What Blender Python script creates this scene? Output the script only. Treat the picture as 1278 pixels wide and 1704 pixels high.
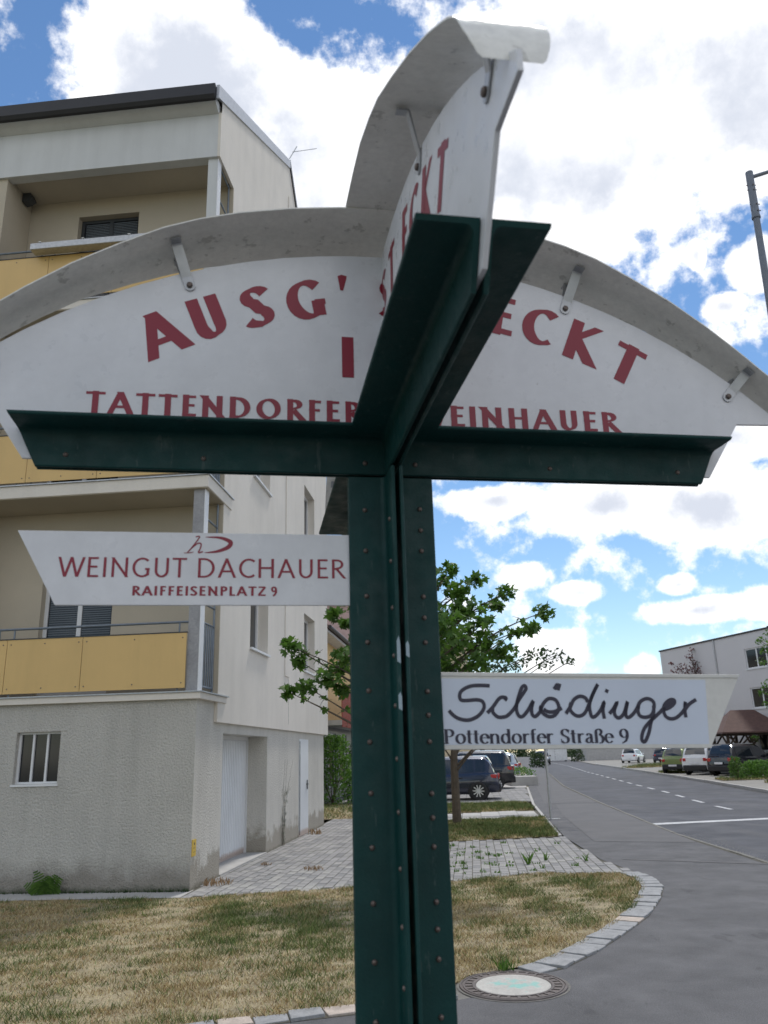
import bpy, math, random
import numpy as np
from mathutils import Vector, Matrix
R = math.radians
rnd = random.Random(7)
nrg = np.random.default_rng(11)
S = bpy.context.scene
for o in list(bpy.data.objects): bpy.data.objects.remove(o)
col = S.collection

# ---------------------------------------------------------------- camera
cam_d = bpy.data.cameras.new('camera'); cam = bpy.data.objects.new('camera', cam_d); col.objects.link(cam)
cam_d.sensor_fit = 'VERTICAL'; cam_d.sensor_height = 36.0; cam_d.sensor_width = 27.0
cam_d.lens = 36.0 * 1333 / 1704
cam_d.clip_start = 0.05; cam_d.clip_end = 3000
ROT = Matrix(((0.99958408, 0.02883852, 0.0), (0.00835481, -0.28958941, -0.9571145), (-0.02760177, 0.95671642, -0.2897099)))
cam.matrix_world = Matrix.Translation((0, 0, 1.65)) @ ROT.to_4x4()
cam_d.dof.use_dof = True; cam_d.dof.focus_distance = 4.2; cam_d.dof.aperture_fstop = 7.5
S.camera = cam
S.render.resolution_x = 768; S.render.resolution_y = 1024

# ---------------------------------------------------------------- world: clear sky with scattered cumulus
SUN_EL, SUN_AZ = 60.0, 18.0
EXPO = 0.4
W = bpy.data.worlds.new('World'); S.world = W; W.use_nodes = True
nt = W.node_tree; nt.nodes.clear()
def nd(t, **k):
    n = nt.nodes.new(t)
    for a, b in k.items(): setattr(n, a, b)
    return n
def lk(a, b): nt.links.new(a, b)
def mth(op, a, b=None, c=None, clamp=False):
    n = nd('ShaderNodeMath', operation=op, use_clamp=clamp)
    for i, v in enumerate((a, b, c)):
        if v is None: continue
        if isinstance(v, (int, float)): n.inputs[i].default_value = v
        else: lk(v, n.inputs[i])
    return n.outputs[0]
def dot(v, c):
    n = nd('ShaderNodeVectorMath', operation='DOT_PRODUCT'); lk(v, n.inputs[0]); n.inputs[1].default_value = c
    return n.outputs['Value']
tc = nd('ShaderNodeTexCoord'); D = tc.outputs['Generated']
sky = nd('ShaderNodeTexSky', sky_type='NISHITA', sun_disc=False)
sky.sun_elevation = R(SUN_EL); sky.sun_rotation = R(SUN_AZ); sky.air_density = 1.0; sky.dust_density = 0.0; sky.ozone_density = 1.0
def noise(scale, detail=8, rough=.6, vec=D):
    n = nd('ShaderNodeTexNoise'); n.inputs['Scale'].default_value = scale; n.inputs['Detail'].default_value = detail
    n.inputs['Roughness'].default_value = rough; lk(vec, n.inputs['Vector']); return n.outputs['Fac']
n_big = noise(5.5, 10, .62); n_fine = noise(24, 9, .62); n_mid = noise(12, 8, .6); n_wide = noise(1.7, 3, .5)
# cumulus of this afternoon: azimuth, elevation, half width, half height in degrees
CL = [(-16.6,43.7,7.7,6.3),(-1.2,38.0,12.6,9.0),(16.8,41.3,12.6,8.8),(30.4,39.8,6.5,7.0),(-52,36,10,9),(-40,20,12,5),(8,22,9,3.6),(8.1,17.2,4.2,1.4),(15.8,16.2,5.8,2.4),(23.0,15.4,6.6,2.8),
      (10.3,11.9,1.9,1.1),(13.7,10.4,2.0,0.9),(20.3,10.4,1.4,0.8),(21.2,8.6,5.2,.95),(25.3,8.8,2.1,1.2),(11.6,6.4,3.1,1.8),(17.5,5.2,1.5,1.0),(24.0,19.7,5.8,2.2),
      (25.8,28.0,1.5,0.9),(28.9,30.0,2.2,1.8),(24.7,31.5,0.6,1.0),(38,12,6,2.2),(48,24,9,4),(-50,16,10,4)]
F = None
for az, el, ru, rv in CL:
    a, e = R(az), R(el)
    c = (math.sin(a)*math.cos(e), math.cos(a)*math.cos(e), math.sin(e))
    r = (math.cos(a), -math.sin(a), 0)
    t = (-math.sin(a)*math.sin(e), -math.cos(a)*math.sin(e), math.cos(e))
    du = dot(D, [x/math.tan(R(ru)) for x in r]); dv = dot(D, [x/math.tan(R(rv)) for x in t])
    q = mth('SQRT', mth('ADD', mth('MULTIPLY', du, du), mth('MULTIPLY', dv, dv)))
    s = min(ru, rv)
    f = mth('MULTIPLY', mth('SUBTRACT', 1.0, q), min(1.0, .42 + s/10))
    f = mth('SUBTRACT', f, mth('MULTIPLY', mth('LESS_THAN', dot(D, c), 0.0), 5.0))
    F = f if F is None else mth('MAXIMUM', F, f)
# elsewhere the same broken cumulus cover, from noise alone
sep = nd('ShaderNodeSeparateXYZ'); lk(D, sep.inputs[0])
elz = sep.outputs['Z']
az_front = dot(D, (0.1, 0.995, 0))
other = mth('SUBTRACT', mth('MULTIPLY', mth('SUBTRACT', n_wide, .47), 4.0), mth('MULTIPLY', mth('GREATER_THAN', az_front, .45), 3.0))
other2 = mth('MULTIPLY', mth('GREATER_THAN', elz, .80), mth('MULTIPLY', mth('SUBTRACT', n_wide, .45), 4.0))
F = mth('MAXIMUM', F, mth('MAXIMUM', other, mth('SUBTRACT', other2, .05)))
F = mth('ADD', F, mth('MULTIPLY', mth('SUBTRACT', n_big, .5), .50))
F = mth('ADD', F, mth('MULTIPLY', mth('SUBTRACT', n_mid, .5), .50))
F = mth('ADD', F, mth('MULTIPLY', mth('SUBTRACT', n_fine, .5), .50))
def ramp(f, a, b):
    n = nd('ShaderNodeMapRange', interpolation_type='SMOOTHSTEP'); lk(f, n.inputs[0])
    n.inputs[1].default_value = a; n.inputs[2].default_value = b; return n.outputs[0]
alpha = ramp(F, -.07, .14)
thick = ramp(F, .16, .62)
vm = nd('ShaderNodeVectorMath', operation='ADD'); lk(D, vm.inputs[0]); vm.inputs[1].default_value = (3.1, 1.7, 5.2)
greyn = ramp(noise(4.2, 9, .6, vm.outputs[0]), .30, .56)
grey = mth('MULTIPLY', thick, greyn)
mixc = nd('ShaderNodeMix', data_type='RGBA'); lk(grey, mixc.inputs[0])
mixc.inputs[6].default_value = (1.0, 1.0, 1.01, 1); mixc.inputs[7].default_value = (.55, .585, .665, 1)
skm = nd('ShaderNodeVectorMath', operation='SCALE'); lk(sky.outputs[0], skm.inputs[0])
CLOUD = 1.0
skm.inputs['Scale'].default_value = 1.0
hsv = nd('ShaderNodeHueSaturation'); hsv.inputs['Saturation'].default_value = 1.14; lk(sky.outputs[0], hsv.inputs['Color'])
bg1 = nd('ShaderNodeBackground'); lk(hsv.outputs[0], bg1.inputs[0]); bg1.inputs[1].default_value = 0.103
bg2 = nd('ShaderNodeBackground'); lk(mixc.outputs[2], bg2.inputs[0]); bg2.inputs[1].default_value = CLOUD
mx = nd('ShaderNodeMixShader'); lk(alpha, mx.inputs[0]); lk(bg1.outputs[0], mx.inputs[1]); lk(bg2.outputs[0], mx.inputs[2])
wo = nd('ShaderNodeOutputWorld'); lk(mx.outputs[0], wo.inputs[0])

sun_d = bpy.data.lights.new('sun', 'SUN'); sun = bpy.data.objects.new('sun', sun_d); col.objects.link(sun)
sun_d.energy = 2.0; sun_d.angle = R(5); sun_d.color = (1.0, .955, .89)
sd = Vector((math.sin(R(SUN_AZ))*math.cos(R(SUN_EL)), math.cos(R(SUN_AZ))*math.cos(R(SUN_EL)), math.sin(R(SUN_EL))))
sun.rotation_euler = sd.to_track_quat('Z', 'Y').to_euler()
S.render.engine = 'CYCLES'
S.view_settings.view_transform = 'Standard'; S.view_settings.look = 'None'; S.view_settings.gamma = 1; S.view_settings.use_curve_mapping = False
S.view_settings.exposure = EXPO

# ---------------------------------------------------------------- materials
MATS = {}
def mat(name, c, rough=.8, metal=0, var=.12, vs=3.0, fine=0, fs=60, bump=0, bs=80, coat=0, spec=.5, stains=None, streak=0, scuff=None):
    """base colour varied by slow noise, optional fine grain, bump and (colour, z0, z1) ground stain"""
    m = bpy.data.materials.new(name); m.use_nodes = True; t = m.node_tree; b = t.nodes['Principled BSDF']
    b.inputs['Roughness'].default_value = rough; b.inputs['Metallic'].default_value = metal
    b.inputs['Coat Weight'].default_value = coat; b.inputs['Specular IOR Level'].default_value = spec
    tcn = t.nodes.new('ShaderNodeTexCoord'); g = t.nodes.new('ShaderNodeNewGeometry')
    def nz(s, d=5, r=.6):
        n = t.nodes.new('ShaderNodeTexNoise'); n.inputs['Scale'].default_value = s; n.inputs['Detail'].default_value = d; n.inputs['Roughness'].default_value = r
        t.links.new(tcn.outputs['Object'], n.inputs['Vector']); return n.outputs['Fac']
    def mr(f, a, b_, c_, d_):
        n = t.nodes.new('ShaderNodeMapRange'); t.links.new(f, n.inputs[0])
        for i, v in enumerate((a, b_, c_, d_)): n.inputs[i+1].default_value = v
        return n.outputs[0]
    def mul(a, b_):
        n = t.nodes.new('ShaderNodeMath'); n.operation = 'MULTIPLY'
        t.links.new(a, n.inputs[0])
        if isinstance(b_, float): n.inputs[1].default_value = b_
        else: t.links.new(b_, n.inputs[1])
        return n.outputs[0]
    f = mr(nz(vs), .3, .7, 1-var, 1+var)
    if fine: f = mul(f, mr(nz(fs, 4, .7), .3, .7, 1-fine, 1+fine))
    def snz(sc, d=5):
        mp = t.nodes.new('ShaderNodeMapping'); mp.inputs['Scale'].default_value = sc; t.links.new(tcn.outputs['Object'], mp.inputs[0])
        n = t.nodes.new('ShaderNodeTexNoise'); n.inputs['Scale'].default_value = 1; n.inputs['Detail'].default_value = d; n.inputs['Roughness'].default_value = .65
        t.links.new(mp.outputs[0], n.inputs['Vector']); return n.outputs['Fac']
    if streak: f = mul(f, mr(snz((3.1, 3.1, .30), 7), .46, .74, 1.0, 1-streak*1.3))
    vmn = t.nodes.new('ShaderNodeVectorMath'); vmn.operation = 'SCALE'; vmn.inputs[0].default_value = c
    t.links.new(f, vmn.inputs['Scale']); cur = vmn.outputs[0]
    if stains:
        for (sc, z0, z1, amp, ssc, st) in stains:
            sx = t.nodes.new('ShaderNodeSeparateXYZ'); t.links.new(tcn.outputs['Object'], sx.inputs[0])
            ad = t.nodes.new('ShaderNodeMath'); ad.operation = 'MULTIPLY_ADD'; t.links.new(nz(ssc, 6, .65), ad.inputs[0]); ad.inputs[1].default_value = amp; t.links.new(sx.outputs['Z'], ad.inputs[2])
            k = mul(mr(ad.outputs[0], z0+amp*.5, z1+amp*.5, 1, 0), float(st))
            mxn = t.nodes.new('ShaderNodeMix'); mxn.data_type = 'RGBA'; t.links.new(k, mxn.inputs[0]); t.links.new(cur, mxn.inputs[6]); mxn.inputs[7].default_value = (*sc, 1)
            cur = mxn.outputs[2]
    if scuff:
        k = mr(snz(scuff[1], 6), scuff[2], scuff[2]+.05, 0, scuff[3])
        mxn = t.nodes.new('ShaderNodeMix'); mxn.data_type = 'RGBA'; t.links.new(k, mxn.inputs[0]); t.links.new(cur, mxn.inputs[6]); mxn.inputs[7].default_value = (*scuff[0], 1); cur = mxn.outputs[2]
        t.links.new(mr(nz(vs*3), .3, .7, max(0, rough-.12), min(1, rough+.18)), b.inputs['Roughness'])
    t.links.new(cur, b.inputs['Base Color'])
    if bump:
        bn = t.nodes.new('ShaderNodeBump'); bn.inputs['Strength'].default_value = 1; bn.inputs['Distance'].default_value = bump
        t.links.new(nz(bs, 3, .6), bn.inputs['Height']); t.links.new(bn.outputs[0], b.inputs['Normal'])
    MATS[name] = m; return m
green = mat('green_paint', (.0048, .041, .038), .46, var=.18, vs=9, fine=.06, fs=180, bump=.0004, bs=220, spec=.24, streak=.3, scuff=((.055,.085,.08), (60,60,14), .62, .55))
board_w = mat('white_board', (.68, .685, .70), .32, streak=.06, scuff=((.35,.33,.30), (45,45,45), .69, .6), var=.05, vs=7, fine=.03, fs=40, spec=.5)
board_b = mat('aged_white_board', (.60, .59, .55), .4, var=.08, vs=9, fine=.05)
sticker = mat('white_film', (.56, .61, .70), .3, var=.03, vs=9)
canopy_m = mat('weathered_white_sheet', (.74, .725, .67), .45, scuff=((.30,.29,.25), (26,26,26), .60, .5), var=.10, vs=6, fine=.08, fs=70, bump=.0006, bs=60)
red = mat('red_lettering', (.24, .007, .026), .4, var=.05)
dark_blue = mat('dark_lettering', (.020, .018, .040), .4, var=.05)
steel = mat('galvanised_steel', (.42, .43, .44), .42, .7, var=.15, vs=20)
screw_m = mat('screw_metal', (.15, .12, .105), .5, .6, var=.3, vs=300)
rubber = mat('black_rubber', (.02, .02, .02), .8)
chip_m = mat('paint_primer', (.30, .38, .42), .6)
stucco = mat('rough_render', (.49, .475, .435), .95, var=.07, vs=1.2, fine=.17, fs=48, bump=.030, bs=34, streak=.10,
             stains=[((.20,.18,.15), .14, .46, .55, 3.2, .78), ((.04,.055,.025), .0, .09, .16, 9, .8)])
stucco_side = mat('side_render', (.56, .54, .49), .95, streak=.10, var=.07, vs=1.2, fine=.13, fs=48, bump=.020, bs=34,
             stains=[((.27,.24,.19), .30, .42, .95, 2.6, .75), ((.10,.09,.05), .0, .07, .16, 9, .7)])
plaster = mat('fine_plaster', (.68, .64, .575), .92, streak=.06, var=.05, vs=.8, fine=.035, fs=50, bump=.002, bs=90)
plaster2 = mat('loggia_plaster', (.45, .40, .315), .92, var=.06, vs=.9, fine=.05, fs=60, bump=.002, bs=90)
fascia_m = mat('grey_fascia', (.56, .575, .575), .85, streak=.07, var=.05, vs=.7, fine=.03)
concrete = mat('concrete', (.40, .39, .37), .9, var=.10, vs=3, fine=.10, fs=70, bump=.003, bs=60)
concrete_d = mat('dirty_mortar', (.16,.155,.14), .95, var=.2, vs=6, fine=.2, fs=60)
col_m = mat('stained_column', (.30, .30, .31), .9, var=.16, vs=4, fine=.15, fs=30, bump=.003, bs=60)
yellow = mat('yellow_panel', (.62, .42, .16), .45, streak=.06, var=.035, vs=1.5, fine=.02, fs=90)
roof_dark = mat('dark_metal_roof', (.025, .026, .03), .5, .3)
win_white = mat('white_frame', (.68, .69, .70), .5, var=.04)
door_w = mat('white_door', (.66, .68, .70), .5, var=.05, vs=2, stains=[((.32,.17,.08), .10, .16, .10, 14, .6)])
door_frame_m = mat('dark_frame', (.04, .045, .05), .5)
pane = mat('window_glass', (.012, .015, .02), .09, var=.4, vs=2, spec=.45)
blind = mat('window_blind', (.26, .29, .30), .6, var=.1)
stain_m = mat('gas_sign_yellow', (.62, .42, .06), .5, var=.1, vs=20)
asphalt = mat('footway_asphalt', (.096, .096, .101), .92, var=.2, vs=1.3, fine=.26, fs=75, bump=.006, bs=110, scuff=((.045,.045,.048), (2.2,1.2,1), .60, .45))
road_m = mat('road_asphalt', (.066, .069, .080), .9, var=.24, vs=.5, fine=.22, fs=50, bump=.005, bs=90, scuff=((.085,.085,.09), (1.6,.25,1), .56, .5))
paint = mat('road_paint', (.46, .47, .48), .8, var=.2, vs=4, fine=.35, fs=25)
paver = mat('concrete_paver', (.26, .255, .25), .92, var=.22, vs=1.3, fine=.12, fs=40, bump=.003, bs=90)
plaster_x = None
joint_m = mat('paving_joint_soil', (.085, .08, .06), .95, var=.3, vs=8)
kerb_m = mat('granite_kerb', (.26, .265, .27), .85, var=.2, vs=9, fine=.14, fs=60, bump=.006, bs=40)
kerb_p = mat('pinkish_granite', (.42, .36, .31), .85, var=.2, vs=9, fine=.14, fs=60, bump=.006, bs=40)
soil = mat('lawn_soil', (.28, .235, .145), .98, var=.3, vs=3.5, fine=.35, fs=45, bump=.02, bs=30)
terrain = mat('dry_ground', (.19, .17, .10), .98, var=.25, vs=.2, fine=.2, fs=6)
iron = mat('cast_iron', (.10, .085, .080), .6, .5, var=.2, vs=10, bump=.001, bs=120)
bark = mat('tree_bark', (.095, .075, .055), .95, var=.3, vs=9, bump=.012, bs=25)
wood_d = mat('dark_timber', (.05, .032, .022), .8)
tile_br = mat('brown_tiles', (.10, .055, .045), .8, var=.2, vs=5, bump=.01, bs=12)
tile_red = mat('terracotta_roof', (.20, .075, .055), .85, var=.2, vs=5, bump=.01, bs=12)
grey_wall = mat('pale_grey_wall', (.58, .57, .575), .9, var=.03, vs=.4)
yel_wall = mat('yellow_wall', (.70, .50, .24), .9, var=.04, vs=.8)
cream_wall = mat('cream_wall', (.66, .56, .38), .9, var=.04)
red_slat = mat('red_slats', (.27, .055, .035), .6, var=.15, vs=6)
white_wall = mat('white_wall', (.62, .62, .62), .8)
car_black = mat('black_car_paint', (.010, .011, .015), .22, .2, coat=1, var=.1)
car_navy = mat('navy_car_paint', (.016, .022, .045), .25, .35, coat=1, var=.1)
car_white = mat('white_car_paint', (.72, .73, .74), .25, coat=1, var=.02)
car_silver = mat('silver_car_paint', (.34, .40, .46), .28, .5, coat=1, var=.03)
car_green = mat('green_car_paint', (.17, .22, .08), .3, .3, coat=.7, var=.05)
car_trim = mat('black_plastic', (.018, .018, .02), .6)
car_glass = mat('car_glass', (.012, .016, .02), .04, var=.3, vs=2, spec=1)
lamp_m = mat('grey_lamp_paint', (.15, .17, .205), .5, .3, var=.1, vs=4)
rail_m = mat('blue_grey_railing', (.17, .20, .235), .45, .4, var=.15, vs=9)
alloy = mat('alloy_rim', (.55, .56, .57), .3, .7)
tail = mat('tail_light_red', (.42, .012, .014), .2, coat=1)
lampw = mat('lamp_clear', (.75, .77, .8), .15, coat=1)
plate_m = mat('licence_plate_white', (.7, .7, .72), .5)
container_m = mat('white_container_sheet', (.72, .72, .72), .6)

def leafmat(name, c1, c2, tr=.25):
    m = bpy.data.materials.new(name); m.use_nodes = True; t = m.node_tree; b = t.nodes['Principled BSDF']
    b.inputs['Roughness'].default_value = .55
    g = t.nodes.new('ShaderNodeNewGeometry'); rp = t.nodes.new('ShaderNodeMix'); rp.data_type = 'RGBA'
    t.links.new(g.outputs['Random Per Island'], rp.inputs[0]); rp.inputs[6].default_value = (*c1, 1); rp.inputs[7].default_value = (*c2, 1)
    t.links.new(rp.outputs[2], b.inputs['Base Color'])
    tl = t.nodes.new('ShaderNodeBsdfTranslucent'); t.links.new(rp.outputs[2], tl.inputs[0])
    ms = t.nodes.new('ShaderNodeMixShader'); ms.inputs[0].default_value = tr
    t.links.new(b.outputs[0], ms.inputs[1]); t.links.new(tl.outputs[0], ms.inputs[2])
    t.links.new(ms.outputs[0], t.nodes['Material Output'].inputs[0]); return m
leaf_g = leafmat('maple_leaves', (.045, .11, .014), (.11, .22, .03), .45)
leaf_d = leafmat('dark_leaves', (.022, .05, .014), (.05, .10, .025), .3)
leaf_b = leafmat('bright_bush_leaves', (.06, .16, .015), (.13, .27, .03), .35)
leaf_r = leafmat('red_leaves', (.06, .012, .015), (.13, .03, .025), .2)
leaf_w = leafmat('white_blossom', (.6, .6, .6), (.8, .8, .8), .1)
leaf_dry = leafmat('dry_stalks', (.22, .13, .06), (.36, .24, .12), .1)
# grass blades carry their own colour (straw, olive or green) as an attribute
grass_m = bpy.data.materials.new('grass_blades'); grass_m.use_nodes = True
_t = grass_m.node_tree; _a = _t.nodes.new('ShaderNodeAttribute'); _a.attribute_name = 'blade'; _b = _t.nodes['Principled BSDF']
_t.links.new(_a.outputs['Color'], _b.inputs['Base Color']); _b.inputs['Roughness'].default_value = .7; _b.inputs['Specular IOR Level'].default_value = .25
# manhole lid concrete with a turquoise paint mark
lid_m = mat('lid_concrete', (.42, .41, .38), .9, var=.12, vs=9, fine=.12, fs=60, bump=.002, bs=80)
_t = lid_m.node_tree; _b = _t.nodes['Principled BSDF']; _c = _b.inputs['Base Color'].links[0].from_socket
_tc = _t.nodes.new('ShaderNodeTexCoord'); _n = _t.nodes.new('ShaderNodeTexNoise'); _n.inputs['Scale'].default_value = 9; _n.inputs['Detail'].default_value = 5
_mp = _t.nodes.new('ShaderNodeVectorMath'); _mp.operation = 'LENGTH'; _t.links.new(_tc.outputs['Object'], _mp.inputs[0]); _t.links.new(_tc.outputs['Object'], _n.inputs['Vector'])
_s = _t.nodes.new('ShaderNodeMath'); _s.operation = 'MULTIPLY_ADD'; _t.links.new(_mp.outputs['Value'], _s.inputs[0]); _s.inputs[1].default_value = -1.1; _t.links.new(_n.outputs['Fac'], _s.inputs[2])
_r = _t.nodes.new('ShaderNodeMapRange'); _t.links.new(_s.outputs[0], _r.inputs[0]); _r.inputs[1].default_value = .36; _r.inputs[2].default_value = .48; _r.inputs[4].default_value = .6
_m = _t.nodes.new('ShaderNodeMix'); _m.data_type = 'RGBA'; _t.links.new(_r.outputs[0], _m.inputs[0]); _t.links.new(_c, _m.inputs[6]); _m.inputs[7].default_value = (.12, .45, .40, 1); _t.links.new(_m.outputs[2], _b.inputs['Base Color'])

# ---------------------------------------------------------------- mesh helpers
class MB:
    def __init__(s): s.v = []; s.f = []
    def face(s, pts):
        n = len(s.v); s.v += [tuple(p) for p in pts]; s.f.append(tuple(range(n, n+len(pts))))
    def box(s, x0, x1, y0, y1, z0, z1):
        n = len(s.v)
        s.v += [(x, y, z) for z in (z0, z1) for y in (y0, y1) for x in (x0, x1)]
        s.f += [tuple(n+i for i in q) for q in ((0,2,3,1),(4,5,7,6),(0,1,5,4),(1,3,7,5),(3,2,6,7),(2,0,4,6))]
        return s
    def bar(s, a, b, w, h=None):
        """square bar between two points"""
        h = h or w; a = Vector(a); b = Vector(b); d = (b-a).normalized()
        u = d.cross(Vector((0,0,1)));  u = Vector((1,0,0)) if u.length < 1e-3 else u.normalized()
        v = u.cross(d); n = len(s.v)
        for p in (a, b):
            for i, j in ((-1,-1),(1,-1),(1,1),(-1,1)): s.v.append(tuple(p+u*(w/2*i)+v*(h/2*j)))
        s.f += [tuple(n+i for i in q) for q in ((0,3,2,1),(4,5,6,7),(0,1,5,4),(1,2,6,5),(2,3,7,6),(3,0,4,7))]
        return s
    def tube(s, pts, rads, n=10, caps=True):
        pts = [Vector(p) for p in pts]; base = len(s.v); up = None
        if isinstance(rads, (int, float)): rads = [rads]*len(pts)
        for i, p in enumerate(pts):
            d = (pts[min(i+1, len(pts)-1)] - pts[max(i-1, 0)]).normalized()
            if up is None: up = Vector((1,0,0)) if abs(d.x) < .8 else Vector((0,1,0))
            u = d.cross(up).normalized(); w = u.cross(d).normalized(); up = w if False else up
            for k in range(n):
                a = 2*math.pi*k/n; s.v.append(tuple(p + (u*math.cos(a)+w*math.sin(a))*rads[i]))
        for i in range(len(pts)-1):
            for k in range(n):
                a = base+i*n+k; b = base+i*n+(k+1)%n; s.f.append((a, b, b+n, a+n))
        if caps:
            s.f.append(tuple(base+k for k in range(n))[::-1]); e = base+(len(pts)-1)*n; s.f.append(tuple(e+k for k in range(n)))
        return s
    def prism(s, poly, z0, z1, ax='z'):
        """poly in 2d extruded along an axis (z: xy, y: xz, x: yz)"""
        f = {'z': lambda p, t: (p[0], p[1], t), 'y': lambda p, t: (p[0], t, p[1]), 'x': lambda p, t: (t, p[0], p[1])}[ax]
        n = len(s.v); m = len(poly)
        s.v += [f(p, z0) for p in poly] + [f(p, z1) for p in poly]
        s.f.append(tuple(n+i for i in range(m))[::-1]); s.f.append(tuple(n+m+i for i in range(m)))
        for i in range(m): j = (i+1) % m; s.f.append((n+i, n+j, n+m+j, n+m+i))
        return s
    def lathe(s, prof, n=20, axis='z', c=(0,0,0)):
        base = len(s.v)
        for r, h in prof:
            for k in range(n):
                a = 2*math.pi*k/n; x, y = r*math.cos(a), r*math.sin(a)
                p = (x, y, h) if axis == 'z' else (x, h, y)
                s.v.append((p[0]+c[0], p[1]+c[1], p[2]+c[2]))
        for i in range(len(prof)-1):
            for k in range(n):
                a = base+i*n+k; b = base+i*n+(k+1)%n; s.f.append((a, b, b+n, a+n))
        return s
    def mesh(s, name):
        m = bpy.data.meshes.new(name); m.from_pydata(s.v, [], s.f); m.update(); return m
    def build(s, name, m, parent=None, smooth=False, kind=None, label=None, bevel=0, fixn=True, weld=False):
        me = s.mesh(name)
        if fixn or weld:
            import bmesh
            b = bmesh.new(); b.from_mesh(me)
            if weld: bmesh.ops.remove_doubles(b, verts=b.verts, dist=1e-5)
            if fixn: bmesh.ops.recalc_face_normals(b, faces=b.faces)
            b.to_mesh(me); b.free()
        return link(name, me, m, parent, smooth, kind, label, bevel)
def link(name, me, m, parent=None, smooth=False, kind=None, label=None, bevel=0):
    me.materials.clear(); me.materials.append(m)
    o = bpy.data.objects.new(name, me); col.objects.link(o)
    if parent is not None: o.parent = parent
    if smooth:
        me.polygons.foreach_set('use_smooth', [True]*len(me.polygons))
        if smooth != 'all':
            try: me.set_sharp_from_angle(angle=R(35))
            except Exception: pass
    if kind: o['kind'] = kind
    if label: o['label'] = label
    if bevel:
        md = o.modifiers.new('bevel', 'BEVEL'); md.width = bevel; md.segments = 2; md.limit_method = 'ANGLE'; md.angle_limit = R(40)
    return o
def tag(o, label, cat, group=None):
    o['label'] = label; o['category'] = cat
    if group: o['group'] = group
    return o
def thing(name, label, cat, loc=(0,0,0), rz=0, group=None):
    o = bpy.data.objects.new(name, None); col.objects.link(o); o.location = loc; o.rotation_euler = (0, 0, rz)
    o.empty_display_size = .2
    return tag(o, label, cat, group)
def cp(o, parent, loc=None, rot=None):
    c = o.copy(); col.objects.link(c); c.parent = parent
    if loc is not None: c.location = loc
    if rot is not None: c.rotation_euler = rot
    return c
def sheet(name, poly, z, m, kind='structure', parent=None, label=None):
    b = MB(); b.face([(x, y, z) for x, y in poly]); o = b.build(name, m, parent, kind=kind, label=label, fixn=False)
    if o.data.polygons[0].normal.z < 0: o.data.flip_normals()
    return o

# ---------------------------------------------------------------- ground, road, paths
b = MB(); n = 48
b.face([(900*math.cos(2*math.pi*k/n), 900*math.sin(2*math.pi*k/n), -.18) for k in range(n)]); b.build('ground', terrain, kind='structure', fixn=False)
RL = [(3.0,-14),(4.7,2),(5.2,8),(5.45,12.7),(5.6,16.9),(5.87,19.7),(6.67,27.3),(8.13,39.9),(11.6,62),(15.9,89.9),(19.2,111.3),(29.7,181),(48,300)]
RR = [(9.6,-14),(11.3,2),(11.8,8),(12.1,12.7),(12.25,16.9),(12.45,20),(13.2,29.5),(14.9,40.1),(18.1,62),(22.1,91.2),(25.6,113),(36.2,183),(55,300)]
sheet('road', RL + RR[::-1], -.06, road_m)
LE = [(3.34,12.0),(3.21,13.5),(3.37,16.95),(4.0,22.6),(4.56,27.3),(6.40,39.7),(9.9,62),(14.0,89.9),(17.2,111),(27,181),(45,300)]  # left edge of the footway
KO = [(3.338,12.02),(3.401,11.558),(3.318,10.818),(2.995,9.932),(2.577,9.015),(2.111,8.225),(1.626,7.475),(1.318,7.08),(1.078,6.926)]
KI = [(3.10,11.95),(3.14,11.40),(3.02,10.78),(2.72,9.95),(2.33,9.10),(1.90,8.36),(1.44,7.66),(1.16,7.30),(.95,7.14)]
KB = [(1.03,6.62),(.35,6.30),(-.32,6.05),(-1.19,5.80),(-2.3,5.35),(-3.6,4.7),(-5.2,3.8),(-7,2.7)]
kerbin = .18
sheet('footway', [(-7,-14),(3.0,-14)] + RL[1:] + LE[::-1] + KO + KB, 0, asphalt)
sheet('far_pavement', RR + [(120,300),(120,-14)], -.01, mat('pale_pavement', (.23,.22,.20), .9, var=.12, vs=.5, fine=.1, fs=30))
b = MB()
rm = [((p[0]+q[0])/2, (p[1]+q[1])/2) for p, q in zip(RL, RR)]
sheet('verge', [(-2,28.4),(4.56,28.4)] + [(6.40,39.7),(9.9,62),(14,89.9),(17.2,111),(27,181),(45,300),(-60,300),(-60,28.4)], -.02, terrain)
# centre dashes and stop line
dd = MB().box(-.06, .06, 0, 1.45, -.003, .003); dm = dd.mesh('lane_dash')
CD = [(9.06,20.7),(9.38,24.4),(9.78,27.4),(10.67,33),(11.43,39.0),(15.2,66),(19.0,90.5),(24.3,133.8),(33,182)]
y = 17.4; k = 0
def cdx(y):
    for (x0,y0),(x1,y1) in zip([(8.95,16)]+CD, CD+[(52,300)]):
        if y0 <= y <= y1: return x0+(x1-x0)*(y-y0)/(y1-y0)
while y < 135:
    if y > 20.6:
        o = link('lane_dash', dm, paint, kind='structure'); o.location = (cdx(y), y, -.054); o.rotation_euler = (0,0,-math.atan2(cdx(y+1)-cdx(y-1), 2))
    y += 3.05; k += 1
sheet('stop_line', [(5.98,20.02),(9.1,20.63),(9.08,20.25),(6.02,19.62)], -.055, paint)
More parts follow.
